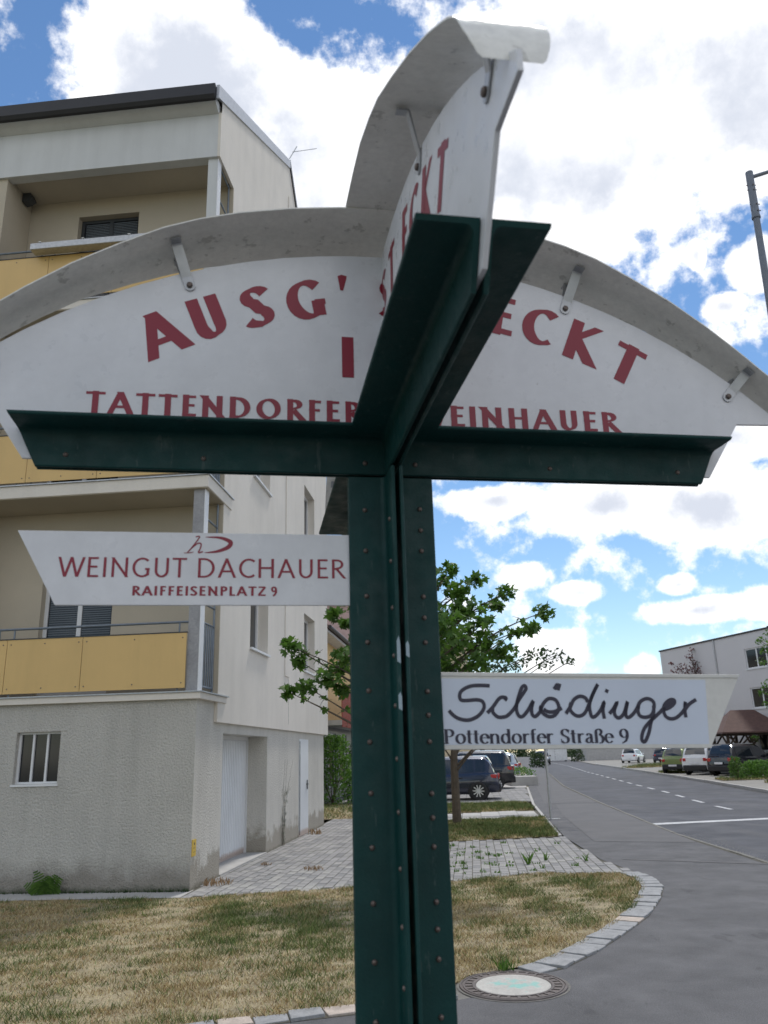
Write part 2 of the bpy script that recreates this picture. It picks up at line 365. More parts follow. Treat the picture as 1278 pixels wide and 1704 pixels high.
# kerb stones between footway and road
def kerb_run(name, line, step, w, z0, z1, m, parent, off=0, lim=300, jit=.004):
    acc = 0; seg = 0; out = []
    pts = [Vector((*p, 0)) for p in line]; tot = []
    L = sum((q-p).length for p, q in zip(pts, pts[1:])); n = max(1, round(L/step)); step = L/n
    def at(s):
        for p, q in zip(pts, pts[1:]):
            l = (q-p).length
            if s <= l: return p+(q-p)*(s/l), (q-p).normalized()
            s -= l
        return pts[-1], (pts[-1]-pts[-2]).normalized()
    rest = MB()
    for i in range(n):
        p, d = at((i+.5)*step); nr = Vector((-d.y, d.x, 0)); l = step/2-.008
        q = MB(); c = []
        for sx, sy in ((-1,-1),(1,-1),(1,1),(-1,1)):
            c.append(p + d*(l*sx+rnd.uniform(-jit,jit)) + nr*(off+w/2*sy+rnd.uniform(-jit,jit)*1.5))
        zz = z1+rnd.uniform(-jit, jit)
        tgt = q if i < lim else rest
        tgt.prism([(v.x, v.y) for v in c], z0, zz)
        if i < lim: q.build(name, m if rnd.random() < .86 else (kerb_p if m is kerb_m else m), parent, bevel=.006 if p.y < 30 else 0)
    if rest.v: rest.build(name, m, parent, kind='stuff')
kr = sheet('kerb', [(p[0]-.12, p[1]) for p in RL[1:9]] + [(p[0]-.002, p[1]) for p in RL[1:9]][::-1], .002, joint_m)
kerb_run('kerb_stone', RL[1:9], 1.0, .075, -.10, .012, concrete_d, kr, off=.045)
kr2 = sheet('lawn_kerb', KO + KI[::-1], .003, joint_m)
MID = [((a[0]+c[0])/2, (a[1]+c[1])/2) for a, c in zip(KO, KI)]
kerb_run('kerb_stone', MID, .215, .25, -.05, .020, kerb_m, kr2, jit=.007)
KS = [(.42,6.33)]+KB[2:]
kr4 = sheet('lawn_kerb', KS + [(p[0]-.06, p[1]+.19) for p in KS][::-1], .003, joint_m)
kerb_run('kerb_stone', [(p[0]-.03, p[1]+.095) for p in KS], .235, .17, -.05, .020, kerb_m, kr4, jit=.01)
kr3 = sheet('path_edging', [(3.37,17.2),(4.0,22.6),(4.56,27.3),(6.40,39.7),(6.28,39.7),(4.46,27.3),(3.89,22.6),(3.26,17.2)], .003, joint_m)
kerb_run('edging_stone', [(3.32,17.2),(3.95,22.6),(4.51,27.3),(6.34,39.7)], .5, .08, -.05, .02, concrete, kr3)
kr5 = sheet('far_kerb', [(p[0]+.01, p[1]) for p in RR[2:10]] + [(p[0]+.14, p[1]) for p in RR[2:10]][::-1], .06, joint_m)
kerb_run('kerb_stone', [(p[0]+.07, p[1]) for p in RR[4:10]], 1.5, .12, -.10, .07, concrete, kr5)

patch_m = mat('newer_asphalt', (.108, .107, .11), .92, var=.12, vs=1.5, fine=.2, fs=120)
patch_d = mat('dark_asphalt_patch', (.085, .088, .096), .92, var=.12, vs=1.5, fine=.2, fs=120)
sheet('footway_patch', [(3.72,16.0),(5.40,15.4),(5.57,17.2),(5.8,19.7),(6.5,26.8),(5.15,27.0),(4.4,22.0)], .004, patch_m)
sheet('footway_patch', [(4.9,27.4),(6.55,27.2),(7.95,39.6),(11.3,62),(10.6,62),(6.75,39.6)], .004, patch_m)
sheet('footway_patch', [(3.52,13.4),(5.36,12.4),(5.37,12.5),(3.54,13.52)], .004, patch_m)
gb = MB()
for _ in range(900):
    y_ = rnd.uniform(11, 17.5); x = 5.36+(y_-11)*.035+abs(rnd.gauss(0, .22)); r_ = rnd.uniform(.004, .011)
    gb.v += [(x-r_,y_,-.058),(x+r_*.6,y_-r_,-.058),(x+r_*.5,y_+r_,-.058),(x,y_,-.058+r_*1.2)]; n_ = len(gb.v)-4
    gb.f += [(n_,n_+1,n_+3),(n_+1,n_+2,n_+3),(n_+2,n_,n_+3)]
gb.build('gravel', concrete, kind='stuff')
gv = bpy.data.objects['gravel']; tag(gv, 'loose gravel along the edge of the road', 'gravel')
# block paving: beds with single blocks
def in_poly(x, y, P):
    c = False; j = len(P)-1
    for i in range(len(P)):
        if (P[i][1] > y) != (P[j][1] > y) and x < (P[j][0]-P[i][0])*(y-P[i][1])/(P[j][1]-P[i][1])+P[i][0]: c = not c
        j = i
    return c
BA = R(5.6)
def paving(name, poly, bw, bl, ang, lim, m=paver, z=.008):
    bed = sheet(name, poly, .002, joint_m)
    ca, sa = math.cos(ang), math.sin(ang)
    xs = [p[0] for p in poly]; ys = [p[1] for p in poly]; cx, cy = min(xs), min(ys)
    R2 = math.hypot(max(xs)-cx, max(ys)-cy)
    cells = []
    for i in range(int(-R2/bw), int(R2/bw)+1):
        for j in range(int(-R2/bl)-1, int(R2/bl)+1):
            u = (i+.5)*bw; v = (j+.5+(i % 2)*.5)*bl
            x = cx+u*ca+v*sa; yy = cy-u*sa+v*ca
            if in_poly(x, yy, poly): cells.append((x*x+yy*yy if -4 < x < 4 else 1e6, x, yy))
    cells.sort()
    g = bw/2-.006; l = bl/2-.006
    pm = [MB().prism([(-g,-l),(g,-l),(g,l),(-g,l)], -.03, .0).mesh('paving_block') for _ in range(2)]
    m2 = mat(name+'_block_darker', (.205,.205,.205), .92, var=.2, vs=1.3, fine=.14, fs=40)
    m3 = mat(name+'_block_lighter', (.30,.295,.28), .92, var=.2, vs=1.3, fine=.14, fs=40)
    pm.append(pm[0].copy())
    for k_, mm in enumerate((m, m2, m3)): pm[k_].materials.append(mm)
    rest = [MB(), MB(), MB()]
    for k, (_, x, yy) in enumerate(cells):
        r = rnd.random(); q = 0 if r < .6 else (1 if r < .8 else 2); zz = z+rnd.uniform(-.0025, .0025)
        if k < lim:
            o = bpy.data.objects.new('paving_block', pm[q]); col.objects.link(o); o.parent = bed
            o.location = (x, yy, zz); o.rotation_euler = (0, 0, -ang+rnd.uniform(-.01, .01))
        else:
            rest[q].face([(x+sx*g*ca+sy*l*sa, yy-sx*g*sa+sy*l*ca, zz) for sx, sy in ((-1,-1),(1,-1),(1,1),(-1,1))])
    for q, mm in zip(rest, (m, m2, m3)):
        if q.v: q.build('paving_block', mm, bed, kind='stuff', fixn=False)
    return bed
paving('block_paving', [(-2.62,10.95),(-.58,11.45),(.76,11.68),(2.06,12.2),(3.10,11.98),(3.31,12.05),(3.19,13.5),(3.33,16.95),(1.1,16.6),(.3,16.6),(.3,23.2),(-1.66,23.2),(-2.69,11.6)], .13, .26, BA, 300)
paving('concrete_path', [(-.3,21.35),(3.80,22.1),(4.15,24.4),(-.3,23.9)], .5, .5, BA, 200, m=concrete)
paving('parking_paving', [(-2,28.5),(4.64,28.5),(6.30,39.7),(-2,39.7)], .26, .26, BA, 0)
sheet('parking_bay', [(-2,39.75),(6.3,39.75),(9.9,62),(-2,62)], .0, concrete)
sheet('building_apron', [(-12,11.6),(-2.7,11.0),(-2.66,11.6),(-12,12.5)], .004, concrete)

# lawns
LAWN1 = [(-7,2.9),(-3.66,4.85),(-2.36,5.5),(-1.25,5.97),(-.38,6.24),(.3,6.5),(.55,6.95),(.95,7.14)] + KI[::-1][1:] + [(2.06,12.2),(.76,11.66),(-.58,11.43),(-2.62,10.93),(-12,11.55),(-12,2.9)]
LAWN2 = [(.3,16.7),(1.1,16.7),(3.28,17.1),(3.88,22.0),(-.3,21.25),(.3,16.7)]
LAWN3 = [(-.3,24.0),(4.05,24.5),(4.45,28.4),(-.3,28.4)]
LAWN4 = [(-1.66,23.3),(-.5,23.3),(-.5,30),(-14,30),(-14,22)]
for nm, P in (('lawn', LAWN1), ('lawn', LAWN2), ('lawn', LAWN3), ('lawn', LAWN4)):
    sheet(nm, P, .006, soil)
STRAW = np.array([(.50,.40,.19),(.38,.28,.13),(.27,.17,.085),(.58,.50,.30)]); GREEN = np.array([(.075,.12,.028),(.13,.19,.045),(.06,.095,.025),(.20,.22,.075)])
def grass(poly, n, h, wd, patches, base=.18, name='grass', z=.005):
    xs = [p[0] for p in poly]; ys = [p[1] for p in poly]
    P = nrg.uniform((min(xs), min(ys)), (max(xs), max(ys)), (n, 2))
    inside = np.zeros(n, bool); j = len(poly)-1
    for i in range(len(poly)):
        xi, yi = poly[i]; xj, yj = poly[j]
        if yi != yj:
            c = ((yi > P[:,1]) != (yj > P[:,1])) & (P[:,0] < (xj-xi)*(P[:,1]-yi)/(yj-yi)+xi); inside ^= c
        j = i
    P = P[inside]
    # clumping
    def wav(s, sd):
        r_ = np.random.default_rng(sd); v = 0
        for _ in range(7):
            k = r_.normal(size=2)*s; v = v+np.sin(P@k+r_.uniform(0, 6.28))
        return v/7
    cl = wav(9, 1)*.6+wav(25, 2)*.5
    keep = nrg.uniform(size=len(P)) < .58+cl*1.2
    P = P[keep]; cl = cl[keep]; n = len(P)
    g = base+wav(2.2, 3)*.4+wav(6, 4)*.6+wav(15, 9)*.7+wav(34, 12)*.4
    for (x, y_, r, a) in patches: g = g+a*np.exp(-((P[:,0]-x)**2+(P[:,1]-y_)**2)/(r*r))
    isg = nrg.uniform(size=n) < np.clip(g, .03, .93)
    c = np.where(isg[:,None], GREEN[nrg.integers(0,4,n)], STRAW[nrg.integers(0,4,n)])*nrg.uniform(.7, 1.2, (n,1))
    H = h*nrg.uniform(.4, 1.25, n)*np.where(isg, 1.3, .7)*(1+cl*.9); a = nrg.uniform(0, 6.28, n); le = H*nrg.uniform(.3, 1.5, n); la = nrg.uniform(0, 6.28, n)
    V = np.zeros((n, 3, 3)); dx = np.cos(a)*wd/2; dy = np.sin(a)*wd/2
    V[:,0,0] = P[:,0]-dx; V[:,0,1] = P[:,1]-dy; V[:,1,0] = P[:,0]+dx; V[:,1,1] = P[:,1]+dy
    V[:,2,0] = P[:,0]+np.cos(la)*le; V[:,2,1] = P[:,1]+np.sin(la)*le; V[:,:2,2] = z; V[:,2,2] = z+H
    me = bpy.data.meshes.new(name); me.vertices.add(3*n); me.loops.add(3*n); me.polygons.add(n)
    me.vertices.foreach_set('co', V.ravel()); me.loops.foreach_set('vertex_index', np.arange(3*n, dtype=np.int32))
    me.polygons.foreach_set('loop_start', np.arange(0, 3*n, 3, dtype=np.int32))
    at = me.attributes.new('blade', 'FLOAT_COLOR', 'POINT'); C4 = np.ones((n,3,4)); C4[:,:,:3] = c[:,None,:]; at.data.foreach_set('color', C4.ravel())
    me.update(); me.validate()
    return link(name, me, grass_m, kind='stuff')
G1 = [(-1.1,8.6,.9,.42),(-1.6,9.6,.8,.35),(-.6,10.2,.7,.3),(1.75,8.9,.32,.75),(2.3,9.6,.35,.6),(1.2,8.7,.35,.5),(1.0,11.0,.8,.35),(2.2,11.2,.6,.4),(-3.2,8.3,.5,.35),(.2,7.2,.4,-.3),(-3.2,10.8,.8,.25),(-2.6,6.6,.7,.1),(-.3,8.0,.5,.25)]  # first patches paint the shade lying on the lawn as greener blades
GL1 = [(x+(.05 if x > .9 and y_ < 11.9 and y_ > 6.9 else 0), y_-(.05 if y_ < 11.3 and x > -5 and y_ > 4 else 0)) for x, y_ in LAWN1]
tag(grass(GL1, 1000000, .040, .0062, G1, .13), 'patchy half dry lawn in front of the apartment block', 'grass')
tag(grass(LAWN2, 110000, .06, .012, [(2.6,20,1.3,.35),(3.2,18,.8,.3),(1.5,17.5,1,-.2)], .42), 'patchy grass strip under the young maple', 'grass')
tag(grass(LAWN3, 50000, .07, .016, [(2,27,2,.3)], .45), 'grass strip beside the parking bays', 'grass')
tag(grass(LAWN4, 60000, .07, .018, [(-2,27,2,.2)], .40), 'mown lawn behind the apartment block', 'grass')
# weeds in the paving joints
def tuft(name, x, y_, n, h, m, spread, w=.012, label=None, cat='weed', group=None):
    b_ = MB()
    for _ in range(n):
        a = rnd.uniform(0, 6.28); r = spread*math.sqrt(rnd.random()); px, py = r*math.cos(a), r*math.sin(a); hh = h*rnd.uniform(.5, 1)
        l = rnd.uniform(.2, .8)*hh; t_ = rnd.uniform(0, 6.28); ca, sa = math.cos(t_+1.57)*w, math.sin(t_+1.57)*w
        b_.face([(px-ca, py-sa, 0), (px+ca, py+sa, 0), (px+math.cos(t_)*l*.4+ca*1.2, py+math.sin(t_)*l*.4+sa*1.2, hh*.6), (px+math.cos(t_)*l, py+math.sin(t_)*l, hh)])
    o = b_.build(name, m, fixn=False); o.location = (x, y_, .006)
    if label: tag(o, label, cat, group)
    return o
for _ in range(46):
    x, y_ = rnd.uniform(.8, 3.0), rnd.uniform(12.3, 16.3)
    if rnd.random() < .5: x = rnd.uniform(.7, 1.8)
    tuft('weed', x, y_, rnd.randint(7, 20), rnd.uniform(.03, .07), leaf_g, rnd.uniform(.04, .11), .007, 'low green weed growing in the joints of the pale block paving', 'weed', 'small weeds in the paving joints')
tuft('weed', 2.02, 13.1, 14, .20, leaf_g, .02, .008, 'tallest upright green weed in the paving right of the green post', 'weed')
tuft('weed', 2.36, 13.5, 10, .15, leaf_g, .02, .008, 'short upright weed right of the tallest paving weed', 'weed')
tuft('weed', 2.95, 13.3, 12, .13, leaf_g, .04, .008, 'low leafy weed near the footway edge of the paving', 'weed')
tuft('weed', -1.22, 13.2, 50, .07, leaf_dry, .17, .006, 'flat dry grass tuft alone on the paving by the garage', 'weed')
tuft('weed', -2.46, 12.0, 80, .10, leaf_dry, .22, .006, 'pile of dry brown stalks at the foot of the wall before the garage door', 'weed')
tuft('weed', -2.05, 13.9, 22, .07, leaf_dry, .08, .006, 'small dry tuft at the garage threshold', 'weed')
tuft('weed', -1.72, 19.0, 40, .14, leaf_dry, .16, .008, 'reddish dry grass beside the narrow white door', 'weed')
tuft('weed', .86, 7.08, 40, .09, leaf_g, .07, .005, 'green grass tuft at the rim of the manhole cover', 'weed')
mb_ = MB()
for i in range(330):
    x = -2.70-3.9*rnd.random()**1.3; y0 = 11.47+(-2.694-x)*.098-.02-abs(rnd.gauss(0,.02)); hh = rnd.uniform(.02, .065); a = rnd.uniform(0, 6.28); c_, s_ = math.cos(a)*.008, math.sin(a)*.008
    mb_.face([(x-c_, y0-s_, .004), (x+c_, y0+s_, .004), (x+rnd.uniform(-.03,.03), y0-rnd.uniform(0,.03), hh)])
tag(mb_.build('wall_foot_moss', leaf_d, kind='stuff', fixn=False), 'mossy green growth along the foot of the rough rendered wall', 'moss')
# fern-like plant at the wall foot
fp = thing('wall_plant', 'dark green feathery plant growing against the rough rendered wall', 'plant', (-4.62, 11.56, .0))
b = MB()
for k in range(11):
    a = rnd.uniform(-.3, 3.4); ln = rnd.uniform(.24, .42); el = rnd.uniform(.5, 1.4)
    d = Vector((math.cos(a)*math.cos(el), -abs(math.sin(a))*math.cos(el)*.7, math.sin(el)))
    side = d.cross(Vector((0,1,0))).normalized()
    for s in range(10):
        p = d*(ln*s/10)+Vector((0,0,-.06*(s/10)**2)); w = .085*math.sin(math.pi*(s+1.5)/12)
        for sg in (-1, 1):
            q = p+side*sg*w+d*.02+Vector((0, rnd.uniform(-.02,.02), -.01))
            b.face([p, p+d*.020, q+d*.012, q-d*.006])
b.build('leaf_frond', leaf_g, fp, fixn=False)

# manhole
sheet('manhole_surround', [(.848+.415*math.cos(R(a)), 6.64+.415*math.sin(R(a))) for a in range(0, 360, 12)], .0025, concrete_d)
sheet('kerb_bedding', [(.15,6.15),(.15,6.62),(.6,7.15),(1.15,7.1),(1.15,6.55),(.6,6.3)], -.004, concrete_d)
mh = thing('manhole_cover', 'round cast iron manhole cover with pale concrete centre and turquoise paint mark', 'manhole cover', (.848, 6.64, 0), R(12))
MB().lathe([(0,.010),(.27,.010),(.275,.006)], 40).build('concrete_centre', lid_m, mh, smooth=True)
MB().lathe([(.277,.009),(.285,.012),(.300,.012),(.303,.006),(.352,.006),(.355,.011),(.368,.011),(.371,.006),(.378,.006),(.381,.011),(.392,.011),(.397,.003)], 56).build('iron_ring', iron, mh, smooth=True)
b = MB()
for k in range(28):
    a = 2*math.pi*k/28; c_, s_ = math.cos(a), math.sin(a); w = .011
    b.prism([(c_*.303+s_*w, s_*.303-c_*w), (c_*.352+s_*w, s_*.352-c_*w), (c_*.352-s_*w, s_*.352+c_*w), (c_*.303-s_*w, s_*.303+c_*w)], .004, .0115)
b.build('ring_rib', iron, mh)

# ---------------------------------------------------------------- lettering engine (strokes with a pen width)
def arc(cx, cy, rx, ry, a0, a1, n=12):
    return [(cx+rx*math.cos(R(a0+(a1-a0)*i/n)), cy+ry*math.sin(R(a0+(a1-a0)*i/n))) for i in range(n+1)]
def GLY(t):   # t: half stem; capitals on a unit height, centre lines
    i = t; o = 1-t*.8; z = t*.8
    return {
    'A': (.80, [[(.08,0),(.40,1)],[(.38,1),(.74,0)],[(.19,.33),(.62,.33)]]),
    'U': (.78, [[(.10+i,1),(.10+i,.36)]+arc(.40,.34,.30-i,.34-z,180,360,10)[1:]+[(.70-i,1)]]),
    'S': (.56, [arc(.30,.72,.20,.28-z,25,90,4)+arc(.28,.74,.20-i*.4,.26-z,90,255,9)[1:]+arc(.28,.26,.22-i*.4,.27-z,75,-90,10)+arc(.24,.26,.20,.26-z,-90,-150,4)[1:]]),
    'G': (.86, [arc(.48,.5,.42-i,.5-z,48,318,20),[(.78-i,.46),(.78-i,.10)],[(.60,.42),(.80,.42)]]),
    'T': (.66, [[(.33,0),(.33,1)],[(.02,1-z),(.64,1-z)]]),
    'E': (.58, [[(.08+i,0),(.08+i,1)],[(.08,1-z),(.52,1-z)],[(.08,.52),(.48,.52)],[(.08,z),(.54,z)]]),
    'C': (.76, [arc(.48,.5,.42-i,.5-z,50,310,20)]),
    'K': (.72, [[(.08+i,0),(.08+i,1)],[(.64,1),(.20,.50)],[(.24,.56),(.68,0)]]),
    'I': (.32, [[(.16,0),(.16,1)]]),
    'D': (.84, [[(.08+i,0),(.08+i,1)],[(.08,1-z),(.30,1-z)]+arc(.34,.5,.44-i,.5-z,90,-90,14)+[(.08,z)]]),
    'O': (.96, [arc(.48,.5,.42-i,.5-z,0,360,28)]),
    'R': (.68, [[(.08+i,0),(.08+i,1)],[(.08,1-z),(.30,1-z)]+arc(.32,.74,.24-i*.5,.26-z,90,-90,9)+[(.14,.48+z*.0)],[(.30,.48),(.64,0)]]),
    'P': (.60, [[(.08+i,0),(.08+i,1)],[(.08,1-z),(.30,1-z)]+arc(.32,.72,.24-i*.5,.28-z,90,-90,9)+[(.14,.44+z)]]),
    'F': (.54, [[(.08+i,0),(.08+i,1)],[(.08,1-z),(.50,1-z)],[(.08,.52),(.46,.52)]]),
    'N': (.84, [[(.08+i,0),(.08+i,1)],[(.10,1),(.74,0)],[(.76-i,0),(.76-i,1)]]),
    'W': (1.10,[[(.04,1),(.30,0)],[(.30,0),(.55,1)],[(.55,1),(.80,0)],[(.80,0),(1.06,1)]]),
    'H': (.82, [[(.08+i,0),(.08+i,1)],[(.74-i,0),(.74-i,1)],[(.10,.52),(.72,.52)]]),
    'L': (.54, [[(.08+i,0),(.08+i,1)],[(.08,z),(.52,z)]]),
    'Z': (.66, [[(.06,1-z),(.58,1-z)],[(.56,1-z),(.08,z)],[(.05,z),(.62,z)]]),
    '9': (.60, [arc(.30,.70,.23-i*.5,.30-z,0,360,20),[(.53-i*.5,.70),(.50,.40),(.36,.10),(.22,.0)]]),
    "'": (.26, [[(.17,1.04),(.155,.92),(.11,.68)]]),
    ' ': (.34, [])}
def ribbon(pts, wf, hc=True, wmul=None):
    """quads of a stroke; wf(direction)->half width; flat-cut where an end sits on the base or cap line"""
    L = [Vector((p[0], p[1])) for p in pts]; out = []
    closed = (L[0]-L[-1]).length < 1e-4
    a = []; n = len(L)
    for k in range(n):
        if closed: d = L[(k+1) % (n-1)] - L[(k-1) % (n-1)]
        else: d = L[min(k+1, n-1)] - L[max(k-1, 0)]
        d.normalize(); nr = Vector((-d.y, d.x)); w = wf(d)
        if wmul: w *= wmul[k] if k < len(wmul) else wmul[-1]
        off = nr*w
        if hc and n == 2 and wmul is None and abs(d.y) > .25 and (abs(L[k].y) < 1e-3 or abs(L[k].y-1) < 1e-3):
            off = Vector((w/abs(d.y)*(1 if nr.x > 0 else -1), 0))
        a.append((L[k]+off, L[k]-off))
    for k in range(n-1): out.append((a[k][0], a[k+1][0], a[k+1][1], a[k][1]))
    return out
def nib(T, t, ang=20):
    nd_ = Vector((math.cos(R(ang)), math.sin(R(ang))))
    return lambda d: (t + (T-t)*abs(d.x*nd_.y-d.y*nd_.x)**1.3)/2
class Text:
    """collects letter quads in board coordinates; each stroke is set a hair proud of the one before"""
    def __init__(s): s.q = []; s.k = 0
    def put(s, quads, f):
        for q in quads: s.q.append(([f(p) for p in q], s.k % 9))
        s.k += 1
    def line(s, txt, x0, x1, z0, cap, T, t, ang=20, track=.06, flare=0):
        G = GLY(T/2); wid = sum(G[c][0]+track for c in txt)-track; sx = (x1-x0)/wid
        x = x0
        for c in txt:
            w, st = G[c]
            for k, p in enumerate(st):
                s.put(ribbon(p, nib(T, t, ang)), lambda v, X=x: (X+v.x*sx, z0+v.y*cap))
            x += (w+track)*sx
    def arcline(s, items, cx, ctop, Rad, cap, T, t, ang=20, wscale=1.0):
        G = GLY(T/2)
        for c, xm in items:
            w, st = G[c]; th = math.asin((xm-cx)/Rad)
            bx, bz = xm, ctop-Rad*(1-math.cos(th)); ct, sn = math.cos(-th), math.sin(-th)
            if c == "'":
                s.put([((Vector((.04,1.02)),Vector((.13,1.05)),Vector((.24,1.01)),Vector((.22,.93)))), ((Vector((.04,1.02)),Vector((.22,.93)),Vector((.12,.66)),Vector((.06,.67))))],
                      lambda v, a=bx, b_=bz, ww=w: (a+((v.x-ww/2)*cap)*ct-(v.y*cap)*sn, b_+((v.x-ww/2)*cap)*sn+(v.y*cap)*ct)); continue
            for p in st:
                wm = (1.0, .45) if c == "'" else None
                s.put(ribbon(p, nib(T, t, ang) if c != "'" else (lambda d: .105), wmul=wm),
                      lambda v, a=bx, b_=bz, ww=w: (a+((v.x-ww/2)*cap*wscale)*ct-(v.y*cap)*sn, b_+((v.x-ww/2)*cap*wscale)*sn+(v.y*cap)*ct))
    def build(s, name, m, parent, y, flip=False):
        b_ = MB()
        for q, k in s.q:
            yy = y-.00006*k; b_.face([(p[0], yy, p[1]) for p in q])
        o = b_.build(name, m, parent, fixn=False)
        import bmesh
        bm = bmesh.new(); bm.from_mesh(o.data)
        for f_ in bm.faces:
            if f_.normal.y > 0: f_.normal_flip()
        bm.to_mesh(o.data); bm.free(); return o
def serif_line(tx, txt, x0, x1, z0, cap, m=None):
    xh = .68; T, t = .165, .055; j = T/2
    def sf(x, y_, w=.13): return [(x-w, y_), (x+w, y_)]
    Gs = {
    'P': (.66, [[(.17,0),(.17,1)],[(.12,.97),(.32,.97)]+arc(.34,.73,.20,.24,90,-90,9)+[(.17,.49)]], [sf(.17,.025), sf(.12,.975,.09)]),
    'o': (.58, [arc(.29,xh/2,.22,xh/2-.02,0,360,22)], []),
    't': (.38, [[(.18,.92),(.18,.16)]+arc(.28,.13,.10,.10,180,290,5)], [[(.03,.66),(.35,.66)]]),
    'e': (.52, [arc(.28,xh/2,.21,xh/2-.02,0,320,20)], [[(.08,.40),(.48,.40)]]),
    'n': (.64, [[(.14,0),(.14,xh)],[(.16,.50)]+arc(.33,.47,.16,.18,150,0,8)+[(.49,0)]], [sf(.14,.02,.11), sf(.49,.02,.11), [(.04,.65),(.16,.65)]]),
    'd': (.62, [[(.47,1),(.47,0)], arc(.28,xh/2,.20,xh/2-.02,20,340,18)], [[(.36,.98),(.48,.98)],[(.47,.02),(.58,.02)]]),
    'r': (.46, [[(.14,0),(.14,xh)],[(.16,.48),(.24,.62),(.34,.66),(.40,.60)]], [sf(.14,.02,.11), [(.04,.65),(.16,.65)]]),
    'f': (.38, [[(.16,0),(.16,.80)]+arc(.27,.84,.11,.13,180,50,6)], [[(.02,.66),(.32,.66)], sf(.16,.02,.11)]),
    'S': (.56, [arc(.30,.73,.20,.24,20,90,4)+arc(.27,.75,.17,.22,90,255,9)[1:]+arc(.26,.25,.20,.23,75,-90,10)+arc(.24,.25,.18,.23,-90,-155,4)[1:]], [[(.48,.70),(.48,.96)],[(.06,.05),(.06,.30)]]),
    'a': (.52, [[(.12,.54),(.18,.64),(.28,.66),(.36,.60),(.38,.5),(.38,.08),(.46,.02),(.50,.06)], [(.38,.42),(.22,.36),(.10,.26),(.09,.14),(.16,.03),(.26,.04),(.38,.14)]], []),
    'ß': (.62, [[(.15,0),(.15,.76)]+arc(.31,.78,.16,.20,180,0,9)+[(.45,.70),(.36,.58)]+arc(.36,.28,.18,.28,75,-110,10)], [sf(.13,.02,.10)]),
    '9': (.56, [arc(.28,.68,.20,.29,0,360,20),[(.48,.68),(.47,.42),(.36,.14),(.20,.02),(.12,.0)]], []),
    ' ': (.36, [], [])}
    wid = sum(Gs[c][0] for c in txt); sx = (x1-x0)/wid; x = x0
    for c in txt:
        w, st, th = Gs[c]
        for p in st: tx.put(ribbon(p, nib(T, t, 8), hc=False), lambda v, X=x: (X+v.x*sx, z0+v.y*cap))
        for p in th: tx.put(ribbon(p, lambda d: .024, hc=False), lambda v, X=x: (X+v.x*sx, z0+v.y*cap))
        x += w*sx
def smooth_pts(p, n=5):
    P = [Vector(q) for q in p]; out = []
    for i in range(len(P)-1):
        a = P[max(i-1,0)]; b_ = P[i]; c = P[i+1]; d = P[min(i+2, len(P)-1)]
        for k in range(n):
            t_ = k/n; out.append(.5*((2*b_)+(c-a)*t_+(2*a-5*b_+4*c-d)*t_*t_+(3*b_-a-3*c+d)*t_**3))
    out.append(P[-1]); return [(q.x, q.y) for q in out]

# ---------------------------------------------------------------- the signpost
SP = thing('signpost', 'dark green riveted steel signpost with crossed half round white signs and two direction boards', 'signpost', (.013, 1.497, 0), R(9.5))
g, t, Lg = .0045, .007, .0835   # half gap, thickness, leg
ZA = 2.17
def lprof():
    """first quadrant angle profile: x = along flange, y = along web, inner fillet"""
    f = .011; r = .0035
    P = [(g, g), (Lg-.001, g), (Lg, g+.001), (Lg, g+t-r)] + [(Lg-r+r*math.cos(a), g+t-r+r*math.sin(a)) for a in (R(30), R(60), R(90))]
    P += [(g+t+f-f*math.sin(a), g+t+f-f*math.cos(a)) for a in (0, R(22), R(45), R(68), R(90))]
    P += [(g+t-r+r*math.cos(a), Lg-r+r*math.sin(a)) for a in (0, R(30), R(60), R(90))] + [(g+.001, Lg), (g, Lg-.001)]
    return P
LP = lprof()
for sx, sy in ((-1,-1),(1,-1),(1,1),(-1,1)):
    b = MB().prism([(x*sx, y_*sy) for x, y_ in LP], 0, ZA-.0008); b.build('angle_post', green, SP, smooth=True)
# arms: web hangs down, flange on top turned outward, outer end cut on the slant, inner end mitred
for ax in range(4):
    for sd_ in (-1, 1):
        b = MB(); ring = []
        for (u, v) in LP:
            yy = u*sd_; zz = ZA+.0835-(v-g)   # u: outward from the board plane, v: down from the top
            x0 = max(abs(u), g); x1 = .660+(zz-ZA)/.0835*.040
            ring.append(((x0, yy, zz), (x1, yy, zz)))
        n = len(ring); rot = Matrix.Rotation(ax*math.pi/2, 3, 'Z')
        b.v = [tuple(rot@Vector(p[0])) for p in ring]+[tuple(rot@Vector(p[1])) for p in ring]
        b.f = [tuple(range(n, 2*n))]+[(i, (i+1) % n, n+(i+1) % n, n+i) for i in range(n)]
        b.build('arm_angle', green, SP, smooth=True)
